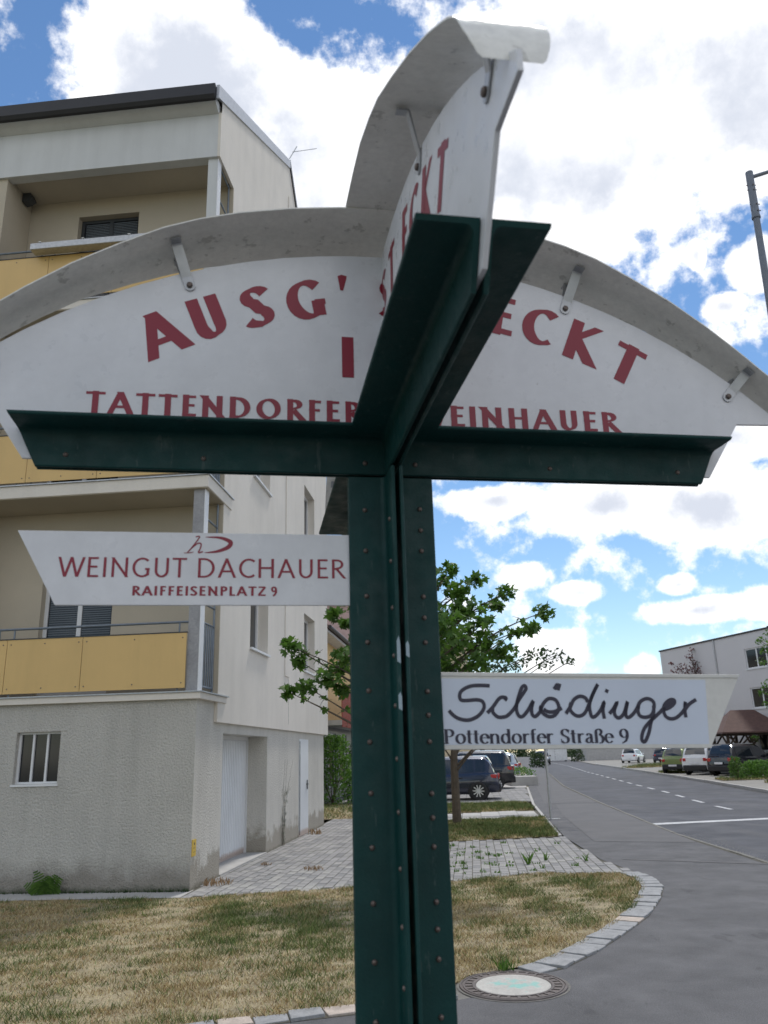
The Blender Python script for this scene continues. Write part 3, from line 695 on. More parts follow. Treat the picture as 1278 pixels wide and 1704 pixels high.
# curved panel
def ztop(x): return 1.407+math.sqrt(max(0, 1.268**2-x*x))
poly = [(x/1000, ztop(x/1000)) for x in range(-852, 853, 71)]
poly = [(-.852, 2.318), *poly, (.852, 2.318), (.770, 2.316), (.688, 2.192), (-.688, 2.192), (-.770, 2.316)]
PZ = [(0,2.729),(.1,2.726),(.2,2.715),(.3,2.697),(.38,2.678),(.45,2.654),(.53,2.618),(.62,2.572),(.70,2.518),(.75,2.480),(.78,2.455)]
PE = PZ+[(.82,2.420),(.86,2.388),(.90,2.352),(.925,2.322)]
PN = PZ+[(.797,2.437),(.810,2.420),(.820,2.400),(.827,2.380),(.831,2.362),(.833,2.346)]
WZ = [(0,.090),(.3,.088),(.45,.080),(.62,.062),(.75,.054),(.95,.047)]
def strip_mesh(dz):
    PR = PN if dz else PE
    xs = [-x for x, _ in PE[::-1]][:-1]+[x for x, _ in PR]; zs = [z for _, z in PE[::-1]][:-1]+[z for _, z in PR]
    # refine
    X = []; 
    for i in range(len(xs)-1):
        for k in range(3): X.append((xs[i]+(xs[i+1]-xs[i])*k/3, zs[i]+(zs[i+1]-zs[i])*k/3))
    X.append((xs[-1], zs[-1])); b_ = MB(); rows = []
    for x, z in X:
        ax_ = abs(x); half = next(w0+(w1-w0)*(ax_-x0)/(x1-x0) for (x0, w0), (x1, w1) in zip(WZ, WZ[1:]) if ax_ <= x1)
        xe = PR[-1][0] if x > 0 else PE[-1][0]; rr_ = .018; e = max(0, ax_-(xe-rr_)); hw = half-(rr_-math.sqrt(max(0, rr_**2-e*e)) if e > 0 else 0)
        rows.append((x, z+dz, hw))
    n = 6
    for top in (0, 1):
        for x, z, hw in rows:
            for k in range(n+1):
                b_.v.append((x, -hw+2*hw*k/n, z+(.0028 if top else 0)))
    m_ = len(rows); o_ = m_*(n+1)
    for i in range(m_-1):
        for k in range(n):
            a = i*(n+1)+k; b_.f.append((a, a+1, a+n+2, a+n+1)); b_.f.append((o_+a, o_+a+n+1, o_+a+n+2, o_+a+1))
        for k in (0, n):
            a = i*(n+1)+k; b_.f.append((a, a+n+1, o_+a+n+1, o_+a))
    for i in (0, m_-1):
        for k in range(n): a = i*(n+1)+k; b_.f.append((a, a+1, o_+a+1, o_+a))
    return b_
def zstrip(x):
    x = abs(x)
    for (x0, z0), (x1, z1) in zip(PE, PE[1:]):
        if x0 <= x <= x1: return z0+(z1-z0)*(x-x0)/(x1-x0), (z1-z0)/(x1-x0)
def letters(first):
    T = Text()
    it = [('A',-.432),('U',-.346),('S',-.253),('G',-.158),("'",-.080),('S',.02),('T',.115),('E',.246),('C',.322),('K',.412),('T',.508)]
    T.arcline(it, .025, 2.528, 1.02, .098, .25, .09, 22, wscale=1.13)
    T.line('I', -.0975, -.062, 2.386, .092, .22, .2, 0); T.line('ST', .0, .12, 2.386, .092, .24, .09, track=.18)
    T.line('TATTENDORFER', -.586, -.052, 2.2865, .0465, .215, .09, track=.07)
    T.line('WEINHAUER', .052, .497, 2.2865, .0465, .215, .09, track=.07)
    return T
for ax, rz, lab in ((0, 0, 'half round white panel facing the viewer'), (1, -math.pi/2, 'half round white panel seen nearly edge on')):
    P = MB().prism(poly, -.0035, .0035, 'y').build('curved_panel', board_w, SP, label=lab, bevel=.0012); P.rotation_euler = (0,0,rz)
    lt = letters(0).build('lettering', red, P, -.00395)
    l2 = cp(lt, P, rot=(0,0,math.pi)); l2.name = 'lettering'
    st_ = strip_mesh(.0042*ax).build('canopy_strip', canopy_m, SP, smooth=True); st_.rotation_euler = (0,0,rz)
    for x in (-.765, -.405, .405, .765):
        for sg in (-1, 1):
            zt, sl = zstrip(x); bz = ztop(x)-(.030 if abs(x) > .6 else .024)
            ang = math.atan(sl*(-1 if x < 0 else 1)*(1)) if False else math.atan(sl)*(1 if x > 0 else -1)
            # strap: tab on the panel, leaning out to the strip, folded foot under the strip
            nx, nz = -math.sin(ang), math.cos(ang); tx_, tz_ = math.cos(ang), math.sin(ang)
            h2 = (zt-bz)*math.cos(ang)-.0015
            def pt(u, y_, h): return (x+tx_*u+nx*h, y_*sg, bz+tz_*u+nz*h)
            w = .0105; b = MB(); e_ = (.024, .026, .046) if abs(x) < .6 else (.018, .020, .038); prof = [(.0045,-.012),(.0045,.010),(e_[0],h2-.004),(e_[1],h2-.001),(e_[2],h2-.001),(e_[2],h2-.0035),(e_[1]+.0025,h2-.0035),(e_[0]+.0025,h2-.007),(.0070,.010),(.0070,-.012)]
            n = len(prof); b.v = [pt(-w, y_, h) for y_, h in prof]+[pt(w, y_, h) for y_, h in prof]
            b.f = [tuple(range(n)), tuple(range(n, 2*n))[::-1]]+[(i, (i+1) % n, n+(i+1) % n, n+i) for i in range(n)]
            # rounded lower end
            m_ = len(b.v); arcp = [(w*math.cos(a), -.012-w*math.sin(a)) for a in [math.pi*k/8 for k in range(9)]]
            b.v += [pt(u, .0045, h) for u, h in arcp]+[pt(u, .0070, h) for u, h in arcp]
            b.f += [tuple(range(m_, m_+9)), tuple(range(m_+9, m_+18))[::-1]]+[(m_+i, m_+i+1, m_+10+i, m_+9+i) for i in range(8)]
            br = b.build('bracket', steel, SP); br.rotation_euler = (0,0,rz)
            bb = MB(); c0 = Vector(pt(0, .0070, -.010))
            bb.lathe([(.0062,0),(.0062,.003*-1),(.0045,-.005),(0.0001,-.006)], 10, 'y'); 
            bo = bb.build('bolt', screw_m, br, smooth=True); bo.location = c0; bo.rotation_euler = (0,0,0) if sg < 0 else (0,0,math.pi)
            bo.location = (c0.x, (-.0070 if sg < 0 else .0070), c0.z)
# screws on the post (heights as they sit)
sb = MB().lathe([(.0050,.0005),(.0048,-.0011),(.0038,-.0026),(.0020,-.0035),(.0004,-.0038)], 12, 'y')
ssl = MB().box(-.0005, .0005, -.0052, -.0042, -.0046, .0046)
smesh = sb.mesh('screw'); smesh.materials.append(screw_m); smesh.polygons.foreach_set('use_smooth', [True]*len(smesh.polygons))
def screw(x, z, yy=-(g+t), rz=0):
    o = bpy.data.objects.new('screw', smesh); col.objects.link(o); o.parent = SP; o.location = (x, yy, z); o.rotation_euler = (0, rnd.uniform(0, 3), rz)
for z in (2.102, 2.021, 1.934, 1.848, 1.761, 1.672, 1.586, 1.498, 1.411, 1.323, 1.236, 1.15):
    screw(-.0525, z)
    o = bpy.data.objects.new('screw', smesh); col.objects.link(o); o.parent = SP; o.location = (-(g+t), -.056, z-.03); o.rotation_euler = (0, 0, R(-90))
for z in (2.106, 2.063, 2.022, 1.933, 1.893, 1.847, 1.758, 1.716, 1.67, 1.582, 1.542, 1.495, 1.408, 1.366, 1.321, 1.236, 1.15): screw(.0555, z)
for x in (-.61, -.36, -.05, .05, .33, .61): screw(x, 2.198)
# worn paint patches on the web edge
for sx, z0, h, w in ((-1,1.805,.045,.006),(-1,1.725,.028,.006),(1,1.815,.026,.006)):
    xx = sx*(g+t/2); P = [(xx-.003, z0), (xx+.003, z0-.004), (xx+.003, z0+h*.7), (xx+.0005, z0+h), (xx-.003, z0+h*.8)]
    MB().prism(P, -Lg-.0003, -Lg+.002, 'y').build('bare_patch', chip_m, SP)
# base plate
MB().box(-.14,.14,-.14,.14,0,.012).build('base_plate', green, SP)
# left board
LBz = [(-.682,2.054),(-.607,1.918),(-.012,1.918),(-.012,2.054)]
DB = MB().prism(LBz, -.003, .003, 'y').build('direction_board', board_w, SP, bevel=.001, label='white board pointing left, WEINGUT DACHAUER in dark red')
T = Text()
T.line('WEINGUT', -.607, -.382, 1.969, .0365, .115, .10, 0, track=.05); T.line('DACHAUER', -.366, -.0905, 1.969, .0365, .115, .10, 0, track=.05)
T.line('RAIFFEISENPLATZ', -.478, -.238, 1.9355, .0175, .19, .16, 0, track=.08); T.line('9', -.230, -.218, 1.9355, .0175, .19, .16, 0)
lw = lambda w: (lambda d: w)
def hand(tx, pts, w, mul=None):
    p = smooth_pts(pts); mm = None
    if mul: mm = [mul[0]+(mul[1]-mul[0])*math.sin(math.pi*k/(len(p)-1)) for k in range(len(p))]
    tx.put(ribbon(p, lw(w), hc=False, wmul=mm), lambda v: (v.x, v.y))
hand(T, [(-.383,2.0155),(-.372,2.030),(-.362,2.046),(-.369,2.046)], .0011)
hand(T, [(-.379,2.0155),(-.372,2.017)], .0007); hand(T, [(-.389,2.0150),(-.376,2.0155)], .0006)
hand(T, [(-.376,2.024),(-.366,2.033),(-.359,2.033),(-.360,2.024),(-.363,2.016),(-.355,2.018)], .0013)
hand(T, [(-.351,2.046),(-.325,2.045),(-.309,2.0395),(-.305,2.034),(-.311,2.026),(-.330,2.0185),(-.352,2.016)], .0042, (.12, 1))
T.build('lettering', red, DB, -.0034)
# right board
RBz = [(.012,1.7945),(.686,1.7815),(.604,1.6445),(.012,1.6565)]
SB = MB().prism(RBz, -.003, .003, 'y').build('direction_board', board_b, SP, bevel=.001, label='aged white board pointing right, Schödinger in dark script')
MB().prism([(.012,1.7830),(.611,1.7720),(.601,1.6520),(.012,1.6650)], -.0036, -.0031, 'y').build('white_film', sticker, SB)
MB().prism([(.012,1.7935),(.685,1.7808),(.681,1.7752),(.012,1.7880)], -.0052, -.0030, 'y').build('edge_bead', board_b, SB)
MB().prism([(.012,1.6575),(.603,1.6455),(.606,1.6505),(.012,1.6620)], -.0052, -.0030, 'y').build('edge_bead', board_b, SB)
T = Text()
HW = [[(0.176,1.767),(0.159,1.768),(0.14,1.767),(0.125,1.761),(0.118,1.753),(0.119,1.743),(0.129,1.741),(0.149,1.742),(0.16,1.739),(0.163,1.73),(0.158,1.72),(0.147,1.711),(0.131,1.706),(0.114,1.709),(0.103,1.716),(0.096,1.724)],
[(0.168,1.718),(0.179,1.728),(0.192,1.743),(0.2,1.746),(0.206,1.744),(0.203,1.74)],
[(0.179,1.728),(0.179,1.719),(0.187,1.711),(0.197,1.71),(0.207,1.713),(0.221,1.726),(0.23,1.74),(0.242,1.755),(0.246,1.761),(0.244,1.766),(0.238,1.763),(0.231,1.748),(0.225,1.73),(0.225,1.719),(0.229,1.711),(0.236,1.711),(0.247,1.722),(0.258,1.738),(0.254,1.726),(0.254,1.714),(0.26,1.71),(0.27,1.718)],
[(0.27,1.718),(0.276,1.731),(0.285,1.74),(0.293,1.742),(0.302,1.739),(0.307,1.729),(0.305,1.719),(0.297,1.711),(0.287,1.709),(0.277,1.714),(0.271,1.722),(0.273,1.729)],
[(0.277,1.723),(0.285,1.718),(0.298,1.718),(0.313,1.724)],[(0.304,1.759),(0.31,1.769)],[(0.301,1.759),(0.308,1.768)],[(0.308,1.757),(0.313,1.769)],
[(0.32,1.714),(0.331,1.728),(0.338,1.739),(0.35,1.745),(0.361,1.742),(0.365,1.734)],
[(0.332,1.734),(0.329,1.722),(0.336,1.712),(0.347,1.709),(0.358,1.715),(0.367,1.73),(0.377,1.749),(0.389,1.767),(0.378,1.75),(0.369,1.732),(0.368,1.718),(0.371,1.707),(0.379,1.709),(0.39,1.72),(0.398,1.734),(0.394,1.719),(0.395,1.703)],
[(0.404,1.751),(0.407,1.757)],
[(0.406,1.712),(0.415,1.721),(0.424,1.733),(0.417,1.719),(0.417,1.709),(0.424,1.704),(0.435,1.712),(0.445,1.734),(0.44,1.718),(0.439,1.707),(0.445,1.705),(0.457,1.714),(0.47,1.732)],
[(0.465,1.72),(0.468,1.73),(0.478,1.737),(0.489,1.738),(0.498,1.731),(0.496,1.717),(0.489,1.707),(0.477,1.704),(0.467,1.707),(0.464,1.715),(0.466,1.726)],
[(0.497,1.725),(0.495,1.711),(0.487,1.693),(0.481,1.676),(0.472,1.661),(0.466,1.661),(0.466,1.67),(0.473,1.684),(0.487,1.697),(0.506,1.711),(0.523,1.725),(0.537,1.733)],
[(0.515,1.717),(0.529,1.721),(0.54,1.729),(0.54,1.735),(0.531,1.735),(0.52,1.727),(0.516,1.715),(0.52,1.704),(0.531,1.7),(0.544,1.704),(0.56,1.718),(0.563,1.731),(0.56,1.716),(0.56,1.702)],
[(0.56,1.716),(0.571,1.727),(0.586,1.735)]]
for s in HW: hand(T, s, .0034)
serif_line(T, 'Pottendorfer Straße 9', .083, .440, 1.6655, .0255)
o = T.build('lettering', dark_blue, SB, -.0041)
# the address line follows the slight sag of the board
for v in o.data.vertices:
    if v.co.z < 1.6925 and v.co.x < .455: v.co.z -= .020*(v.co.x-.083)

# ---------------------------------------------------------------- apartment block
def wall_grid(b, u0, u1, z0, z1, holes, f, depth=0, reveal=True):
    """wall face with rectangular openings; f(u, z, d) maps to 3d, d is depth behind the face"""
    us = sorted({u0, u1, *[h[0] for h in holes], *[h[1] for h in holes]}); zs = sorted({z0, z1, *[h[2] for h in holes], *[h[3] for h in holes]})
    for a, c in zip(us, us[1:]):
        for p, q in zip(zs, zs[1:]):
            mu, mz = (a+c)/2, (p+q)/2
            if any(h[0] < mu < h[1] and h[2] < mz < h[3] for h in holes): continue
            b.face([f(a,p,0), f(c,p,0), f(c,q,0), f(a,q,0)])
    if reveal:
        for h in holes:
            d = h[4] if len(h) > 4 else depth; c = [(h[0],h[2]),(h[1],h[2]),(h[1],h[3]),(h[0],h[3])]
            for i in range(4):
                p, q = c[i], c[(i+1) % 4]; b.face([f(*p,0), f(*q,0), f(*q,d), f(*p,d)])
AB = thing('apartment_block', 'pale apartment block with yellow loggia panels and rough rendered garage storey', 'building', (-2.694, 11.467, 0), -BA)
fx = lambda u, z, d: (u, d, z)            # front faces look to -y
fs = lambda x: (lambda u, z, d: (x-d, u, z))   # side faces look to +x
# garage storey
b = MB(); wall_grid(b, -12, 0, 0, 2.47, [(-2.60,-1.95,1.39,2.09,.14)], fx); b.build('garage_front_wall', stucco, AB, weld=True)
b = MB(); wall_grid(b, 0, 9.95, 0, 2.47, [(1.28,4.06,0.03,2.03,.40),(6.90,7.90,0,2.03,.03)], fs(0)); b.face([(0,9.95,0),(-12,9.95,0),(-12,9.95,2.47),(0,9.95,2.47)])
b.build('garage_side_wall', stucco_side, AB, weld=True)
MB().box(-.42,0.02,1.283,4.057,-.02,.036).build('threshold', concrete, AB)
# barred window
wf = MB(); x0, x1, z0, z1 = -2.60, -1.95, 1.39, 2.09
for a, c in ((x0, x0+.035), (x0+.205,x0+.235), (x0+.415,x0+.445), (x1-.035, x1)): wf.box(a, c, .07, .12, z0+.03, z1-.03)
wf.box(x0, x1, .07, .12, z0, z0+.03); wf.box(x0, x1, .07, .12, z1-.03, z1)
wfo = wf.build('window', win_white, AB, bevel=.003); MB().box(x0+.01, x1-.01, .10, .11, z0+.01, z1-.01).build('pane', pane, wfo)
MB().box(x0-.02, x1+.02, -.02, .06, z0-.03, z0-.002).build('sill', win_white, wfo)
# garage door: vertical ribs
GD = MB().box(-.425, -.405, 1.28, 4.06, .03, 2.03).build('garage_door', door_w, AB)
for k in range(26):
    y0 = 1.33+k*.1045; MB().prism([(-.405, y0), (-.385, y0+.016), (-.385, y0+.062), (-.405, y0+.078)], .08, 1.96).build('door_rib', door_w, GD)
fr = MB(); fr.box(-.404,-.36,1.28,1.325,.03,2.03); fr.box(-.404,-.36,4.02,4.06,.03,2.03); fr.box(-.404,-.36,1.325,4.02,1.97,2.03); fr.build('door_frame', win_white, GD)
MB().box(-.385,-.33,1.50,1.53,.95,1.10).box(-.36,-.33,1.50,1.60,1.02,1.045).build('handle', door_frame_m, GD)
MB().box(-.36,-.345,1.29,1.42,1.28,1.50).build('notice', stain_m, GD)
# narrow white door
ND = MB().box(-.028, .012, 6.90, 7.90, .02, 2.03).build('white_door', door_w, AB)
MB().box(.013, .03, 7.72, 7.76, .95, 1.15).box(.02, .05, 7.62, 7.76, 1.05, 1.07).build('handle', door_frame_m, ND)
MB().box(.013, .02, 6.93, 6.97, .05, 1.98).build('door_edge', door_frame_m, ND)
for z in (.3, 1.7): MB().box(.012,.03,6.905,6.935,z,z+.12).build('hinge', steel, ND)
# yellow gas marker on the corner
gm = MB().box(.001, .012, .02, .17, .42, .63).build('marker_plate', stain_m, AB)
MB().box(.0122,.0126,.05,.14,.47,.475).box(.0122,.0126,.06,.13,.52,.525).box(.0122,.0126,.08,.11,.56,.59).build('marker_print', door_frame_m, gm)
# upper side wall, overhanging
WH = []
for k in range(3):
    dz = 3.18*k
    WH += [(2.53, 3.80, 3.50+dz, 4.88+dz, .20), (7.22, 8.52, 3.55+dz, 4.88+dz, .17)]
XU = .05
b = MB(); wall_grid(b, .80, 10.35, 2.18, 11.6, WH, fs(XU))
b.face([(XU,0,11.6),(XU,10.35,11.6),(XU,9.2,11.6+.01),(XU,0,11.61)])
b.f.pop(); b.v = b.v[:-4]
b.face([(XU,.8,11.6),(XU,10.35,11.6),(XU,9.7,11.9),(XU,5.3,15.90),(XU,.8,13.36)])
b.face([(XU,.8,2.18),(0.001,.8,2.18),(0.001,.8,11.6),(XU,.8,11.6)])
b.face([(XU,.8,2.18),(XU,10.35,2.18),(-1,10.35,2.18),(-1,.8,2.18)])
b.face([(XU,10.35,2.18),(XU,10.35,11.6),(-12,10.35,11.6),(-12,10.35,2.18)])
b.face([(XU,-.02,12.521),(XU,.8,12.521),(XU,.8,13.36),(XU,-.02,12.90)]); b.build('side_wall', plaster, AB, weld=True)
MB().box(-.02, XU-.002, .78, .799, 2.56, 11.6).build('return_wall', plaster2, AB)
# pilaster strip and joints
MB().box(XU, XU+.018, 5.22, 5.60, 3.25, 14.9).build('pilaster_strip', plaster, AB)
MB().box(XU, XU+.004, 5.603, 5.615, 2.3, 14.9).build('wall_joint', concrete, AB)
for (y0, y1, z0, z1, d) in WH:
    w = MB(); xw = XU-d
    w.box(xw-.05, xw, y0, y0+.07, z0, z1); w.box(xw-.05, xw, y1-.07, y1, z0, z1); w.box(xw-.05, xw, y0+.07, y1-.07, z0, z0+.07); w.box(xw-.05, xw, y0+.07, y1-.07, z1-.07, z1)
    wo_ = w.build('window', win_white, AB); MB().box(xw-.04, xw-.03, y0+.05, y1-.05, z0+.05, z1-.05).build('pane', pane, wo_)
    MB().box(xw, XU+.05, y0-.01, y1+.03, z0-.035, z0+.002).build('sill', win_white, wo_)
# slabs
for z0, z1 in ((2.47, 2.56), (5.58, 5.77), (8.83, 8.98)):
    b = MB().box(-12, .07, -.07, 1.19, z0, z1); sl = b.build('balcony_slab', plaster, AB, bevel=.004)
    MB().box(-12.0, .095, -.095, 1.24, z1+.001, z1+.018).build('metal_edge', steel, sl)
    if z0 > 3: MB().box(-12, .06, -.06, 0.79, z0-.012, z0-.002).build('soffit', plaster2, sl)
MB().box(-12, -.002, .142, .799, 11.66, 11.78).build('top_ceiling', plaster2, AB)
# back wall with door openings, end wall
OP = [(-2.88,-1.70,2.66,4.85,.18),(-3.05,-1.76,5.9,8.05,.18),(-2.87,-1.72,9.5,11.30,.18)]
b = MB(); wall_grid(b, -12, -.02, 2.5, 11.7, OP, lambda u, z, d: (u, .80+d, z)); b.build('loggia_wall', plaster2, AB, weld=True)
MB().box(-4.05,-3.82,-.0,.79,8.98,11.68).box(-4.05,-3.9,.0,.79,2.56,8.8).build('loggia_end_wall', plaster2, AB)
for i, (x0, x1, z0, z1, d) in enumerate(OP):
    w = MB(); y0 = .80+d; fm = win_white if i < 2 else door_frame_m
    w.box(x0, x0+.06, y0-.05, y0, z0, z1); w.box(x1-.06, x1, y0-.05, y0, z0, z1); w.box(x0+.06, x1-.06, y0-.05, y0, z1-.06, z1); w.box(x0+.06, x1-.06, y0-.05, y0, z0, z0+.06); w.box((x0+x1)/2-.035, (x0+x1)/2+.035, y0-.05, y0, z0+.06, z1-.06)
    wo_ = w.build('window', fm, AB); MB().box(x0+.05, x1-.05, y0-.028, y0-.018, z0+.05, z1-.05).build('pane', pane, wo_)
    bl = MB()
    for k in range(34):
        zz = z1-.1-k*.035
        if zz > z0+.1: bl.box(x0+.08, x1-.08, y0-.0285-.006, y0-.030, zz, zz+.020)
    bl.build('roller_blind', mat('blind_slats', (.10,.115,.13), .5), wo_)
# corner columns and side bars
for k, (z0, z1) in enumerate(((2.56, 5.57), (5.77, 8.82), (8.98, 11.68))):
    MB().box(-.17, 0.0, -.0, .16, z0+.02, z1).build('corner_column', col_m if k == 0 else fascia_m, AB, bevel=.004)
    MB().box(.0005, .012, -.005, .165, z0+.02, z1).build('column_cover', win_white, AB)
    rl = MB()
    for y0 in (.22, .74): rl.tube([(-.03, y0, z0+.02), (-.03, y0, z1-.02)], .016, 8)
    for zz in (z0+.10, z0+1.02, z0+1.30, z0+1.95, z0+2.6): rl.tube([(-.03, .22, zz), (-.03, .74, zz)], .016, 8)
    sr = rl.build('side_railing', rail_m, AB)
    for j in range(5): MB().tube([(-.03, .30+j*.09, z0+.10), (-.03, .30+j*.09, z0+1.02)], .012, 6).build('railing_bar', rail_m, sr)
# yellow parapet panels and rails
vent = MB()
JX = [-.17, -1.72, -2.87, -4.02, -5.2, -6.4, -7.6]
for z0, z1 in ((2.625, 3.40), (5.84, 6.64), (9.10, 9.90)):
    for a, c in zip(JX[1:], JX):
        p = MB().box(a+.004, c-.004, -.036, -.022, z0, z1).build('parapet_panel', yellow, AB, bevel=.0015)
        for xx in (a+.06, (a+c)/2, c-.06):
            for zz in (z0+.07, z1-.07):
                MB().lathe([(.011, 0), (.009, -.004), (.001, -.005)], 8, 'y', (xx, -.036, zz)).build('rivet', screw_m, p)
    rr = MB().tube([(-8, .01, z1+.16), (-.17, .01, z1+.16)], .018, 8)
    for xx in (-.30, -2.80, -3.03, -5.2): rr.tube([(xx, .01, z0-.06), (xx, .01, z1+.16)], .013, 6)
    rr.build('handrail', rail_m, AB, smooth=True)
    MB().box(-8, -.165, -.045, -.012, z1+.001, z1+.014).build('panel_cap', door_frame_m, AB)
# planter box hung on the top rail
pb_ = MB().box(-3.10, -1.0, -.26, -.07, 9.90, 10.02).build('planter_box', steel, AB, bevel=.01)
for xx in (-2.95, -2.2, -1.4): MB().box(xx, xx+.04, -.27, .02, 10.022, 10.035).build('planter_hook', win_white, pb_)
# top fascia, eave, gutter, roof
MB().box(-12, 0.0, -.05, .14, 11.60, 12.50).build('fascia_band', fascia_m, AB, bevel=.004)
MB().box(0.0005, XU, -.05, .7999, 11.60, 12.52).build('fascia_end', plaster, AB)
MB().prism([(-.05, 12.502), (.14, 12.502), (.14, 12.72), (-.27, 12.72), (-.27, 12.60)], -12, .0, 'x').build('eave_soffit', fascia_m, AB)
MB().prism([(-.33, 12.58), (-.29, 12.56), (-.272, 12.60), (-.272, 12.80), (-.30, 12.87), (-.36, 12.87), (-.37, 12.64)], -12, .02, 'x').build('gutter', roof_dark, AB)
rf = MB().prism([(-.20, 12.73), (-.26, 12.88), (5.30, 16.00), (9.9, 11.85), (9.75, 11.70), (5.30, 15.80)], -12, XU-.021, 'x').build('roof', roof_dark, AB)
vg = MB().prism([(-.30, 12.60), (-.30, 12.88), (5.30, 16.02), (5.30, 15.80)], XU-.02, XU+.03, 'x'); vg.build('verge_trim', steel, rf)
MB().prism([(5.30, 15.86), (5.30, 16.05), (10.0, 11.85), (9.85, 11.72)], XU-.018, XU+.03, 'x').build('verge_trim', roof_dark, rf)
an = MB().tube([(XU+.02, 5.2, 16.0), (XU+.2, 5.25, 16.4)], .012, 6).tube([(XU+.1, 5.2, 16.2), (XU+.7, 5.3, 16.32)], .008, 6).build('antenna', steel, rf)
# ceiling lamp in the top loggia
MB().prism([(-3.80,11.655),(-3.66,11.655),(-3.62,11.56),(-3.70,11.50),(-3.80,11.48)], .45, .62, 'y').build('ceiling_lamp', door_frame_m, AB)
# dry vine climbing beside the narrow door
DV = thing('climbing_vine', 'withered vine climbing the side wall between garage and white door', 'plant', (-2.694, 11.467, 0), -BA)
b = MB(); lf = MB()
for k in range(3):
    p = Vector((.02, 5.4+rnd.uniform(-.1,.1), 0)); pts = [p.copy()]
    for s in range(14):
        p = p+Vector((0, rnd.uniform(-.07,.07)-.01*s*(k-2)*.4, .115)); pts.append(Vector((.015, p.y, p.z)))
        if s < 9 and rnd.random() < .8:
            for _ in range(3):
                a = rnd.uniform(0, 6.28); q = Vector((.035, p.y+rnd.uniform(-.07,.07), p.z+rnd.uniform(-.05,.05))); r_ = rnd.uniform(.02,.04)
                lf.face([(q.x+.01*math.sin(a+i), q.y+r_*math.cos(a+i*1.57), q.z+r_*math.sin(a+i*1.57)) for i in range(4)])
    b.tube(pts, [.004-.0002*i for i in range(len(pts))], 5)
b.build('stem', bark, DV); lf.build('leaf', leaf_d, DV, fixn=False)

# ---------------------------------------------------------------- plants
def maple_leaf(b_, c, nrm, up, s):
    u = up.cross(nrm).normalized(); v = nrm.cross(u).normalized(); pts = []
    for a, r in ((-90,.25),(-55,.30),(-28,.72),(-8,.42),(18,.95),(48,.45),(62,.66),(90,1.05),(118,.66),(132,.45),(162,.95),(188,.42),(208,.72),(235,.30)):
        pts.append(c+u*(s*r*math.cos(R(a)))+v*(s*r*math.sin(R(a))))
    b_.face(pts)
def rdir():
    while True:
        v = Vector((rnd.uniform(-1,1), rnd.uniform(-1,1), rnd.uniform(-1,1)))
        if .05 < v.length < 1: return v.normalized()
def clump(b_, c, r, n, s, maple=True, flat=.75, droop=.5):
    for _ in range(n):
        d = rdir()*r*rnd.random()**.45; d.z *= flat
        nr = (rdir()+Vector((0,-.3,.8))).normalized(); up = (rdir()*.6+Vector((0,0,-droop))+d*.3).normalized()
        if abs(up.dot(nr)) > .95: up = Vector((1,0,0))
        p = Vector(c)+d; ss = s*rnd.uniform(.65, 1.15)
        if maple: maple_leaf(b_, p, nr, -up if rnd.random() < .2 else up, ss)
        else:
            u = up.cross(nr).normalized(); v = nr.cross(u)
            b_.face([p-u*ss*.45, p+v*ss, p+u*ss*.45, p-v*ss*.8])
def branch(b_, p0, p1, r0, r1, sag=.12, n=6):
    p0 = Vector(p0); p1 = Vector(p1); L = (p1-p0).length; j = rdir()*L*.06; pts = []
    for i in range(n+1):
        t_ = i/n; pts.append(p0+(p1-p0)*t_+j*math.sin(math.pi*t_)+Vector((0,0,sag*L*math.sin(math.pi*t_))))
    b_.tube(pts, [r0+(r1-r0)*i/n for i in range(n+1)], 6, caps=False)
    return pts
MT = thing('maple_tree', 'young maple with lobed green leaves, its trunk hidden behind the signpost', 'tree', (.45, 11.2, 0))
b = MB(); b.tube([(0,0,-.1),(.0,0,.04),(.02,0,.4),(.03,.02,1.1),(.02,.02,1.8),(.0,.05,2.5),(.0,.0,3.2),(-.02,0,3.8)], [.09,.07,.055,.05,.045,.035,.022,.012], 12)
CLM = [(0.41,-0.35,4.06,0.17),(0.56,0.0,3.83,0.24),(0.49,0.3,3.54,0.27),(0.86,0.15,4.02,0.13),(0.65,-0.15,3.56,0.2),(0.82,-0.35,3.29,0.22),(1.27,0.0,3.81,0.14),(1.14,0.3,3.67,0.14),(1.78,0.15,3.53,0.17),(1.52,-0.15,3.26,0.12),(1.31,-0.35,3.2,0.08),(0.84,0.0,3.1,0.29),(0.53,0.3,3.1,0.29),(1.15,0.15,2.98,0.22),(0.33,-0.15,2.78,0.22),(0.7,-0.35,2.77,0.22),(-1.75,0.0,3.1,0.17),(-1.86,0.12,3.19,0.1),(-1.66,0.06,2.91,0.13),(-1.84,-0.06,2.51,0.13),(-1.57,-0.14,2.56,0.15),(-1.29,0.0,2.68,0.2),(-1.12,0.3,2.84,0.18),(-1.2,0.06,3.57,0.13),(-1.03,-0.15,3.4,0.13),(-1.06,-0.35,2.94,0.18),(-1.09,0.0,2.5,0.13),(-0.83,0.3,3.79,0.29),(-0.47,0.15,4.11,0.29),(-0.04,-0.15,4.12,0.25),(0.01,-0.35,3.56,0.34),(-0.66,0.0,3.22,0.34),(-0.16,0.3,3.08,0.38),(-0.68,0.15,2.66,0.29),(-0.02,-0.15,2.54,0.29),(-0.4,-0.35,3.58,0.34),(0.26,0.0,4.01,0.18),(-.6,.8,3.5,.45),(.2,.9,3.3,.5),(.3,-.8,3.2,.35)]
lf = MB()
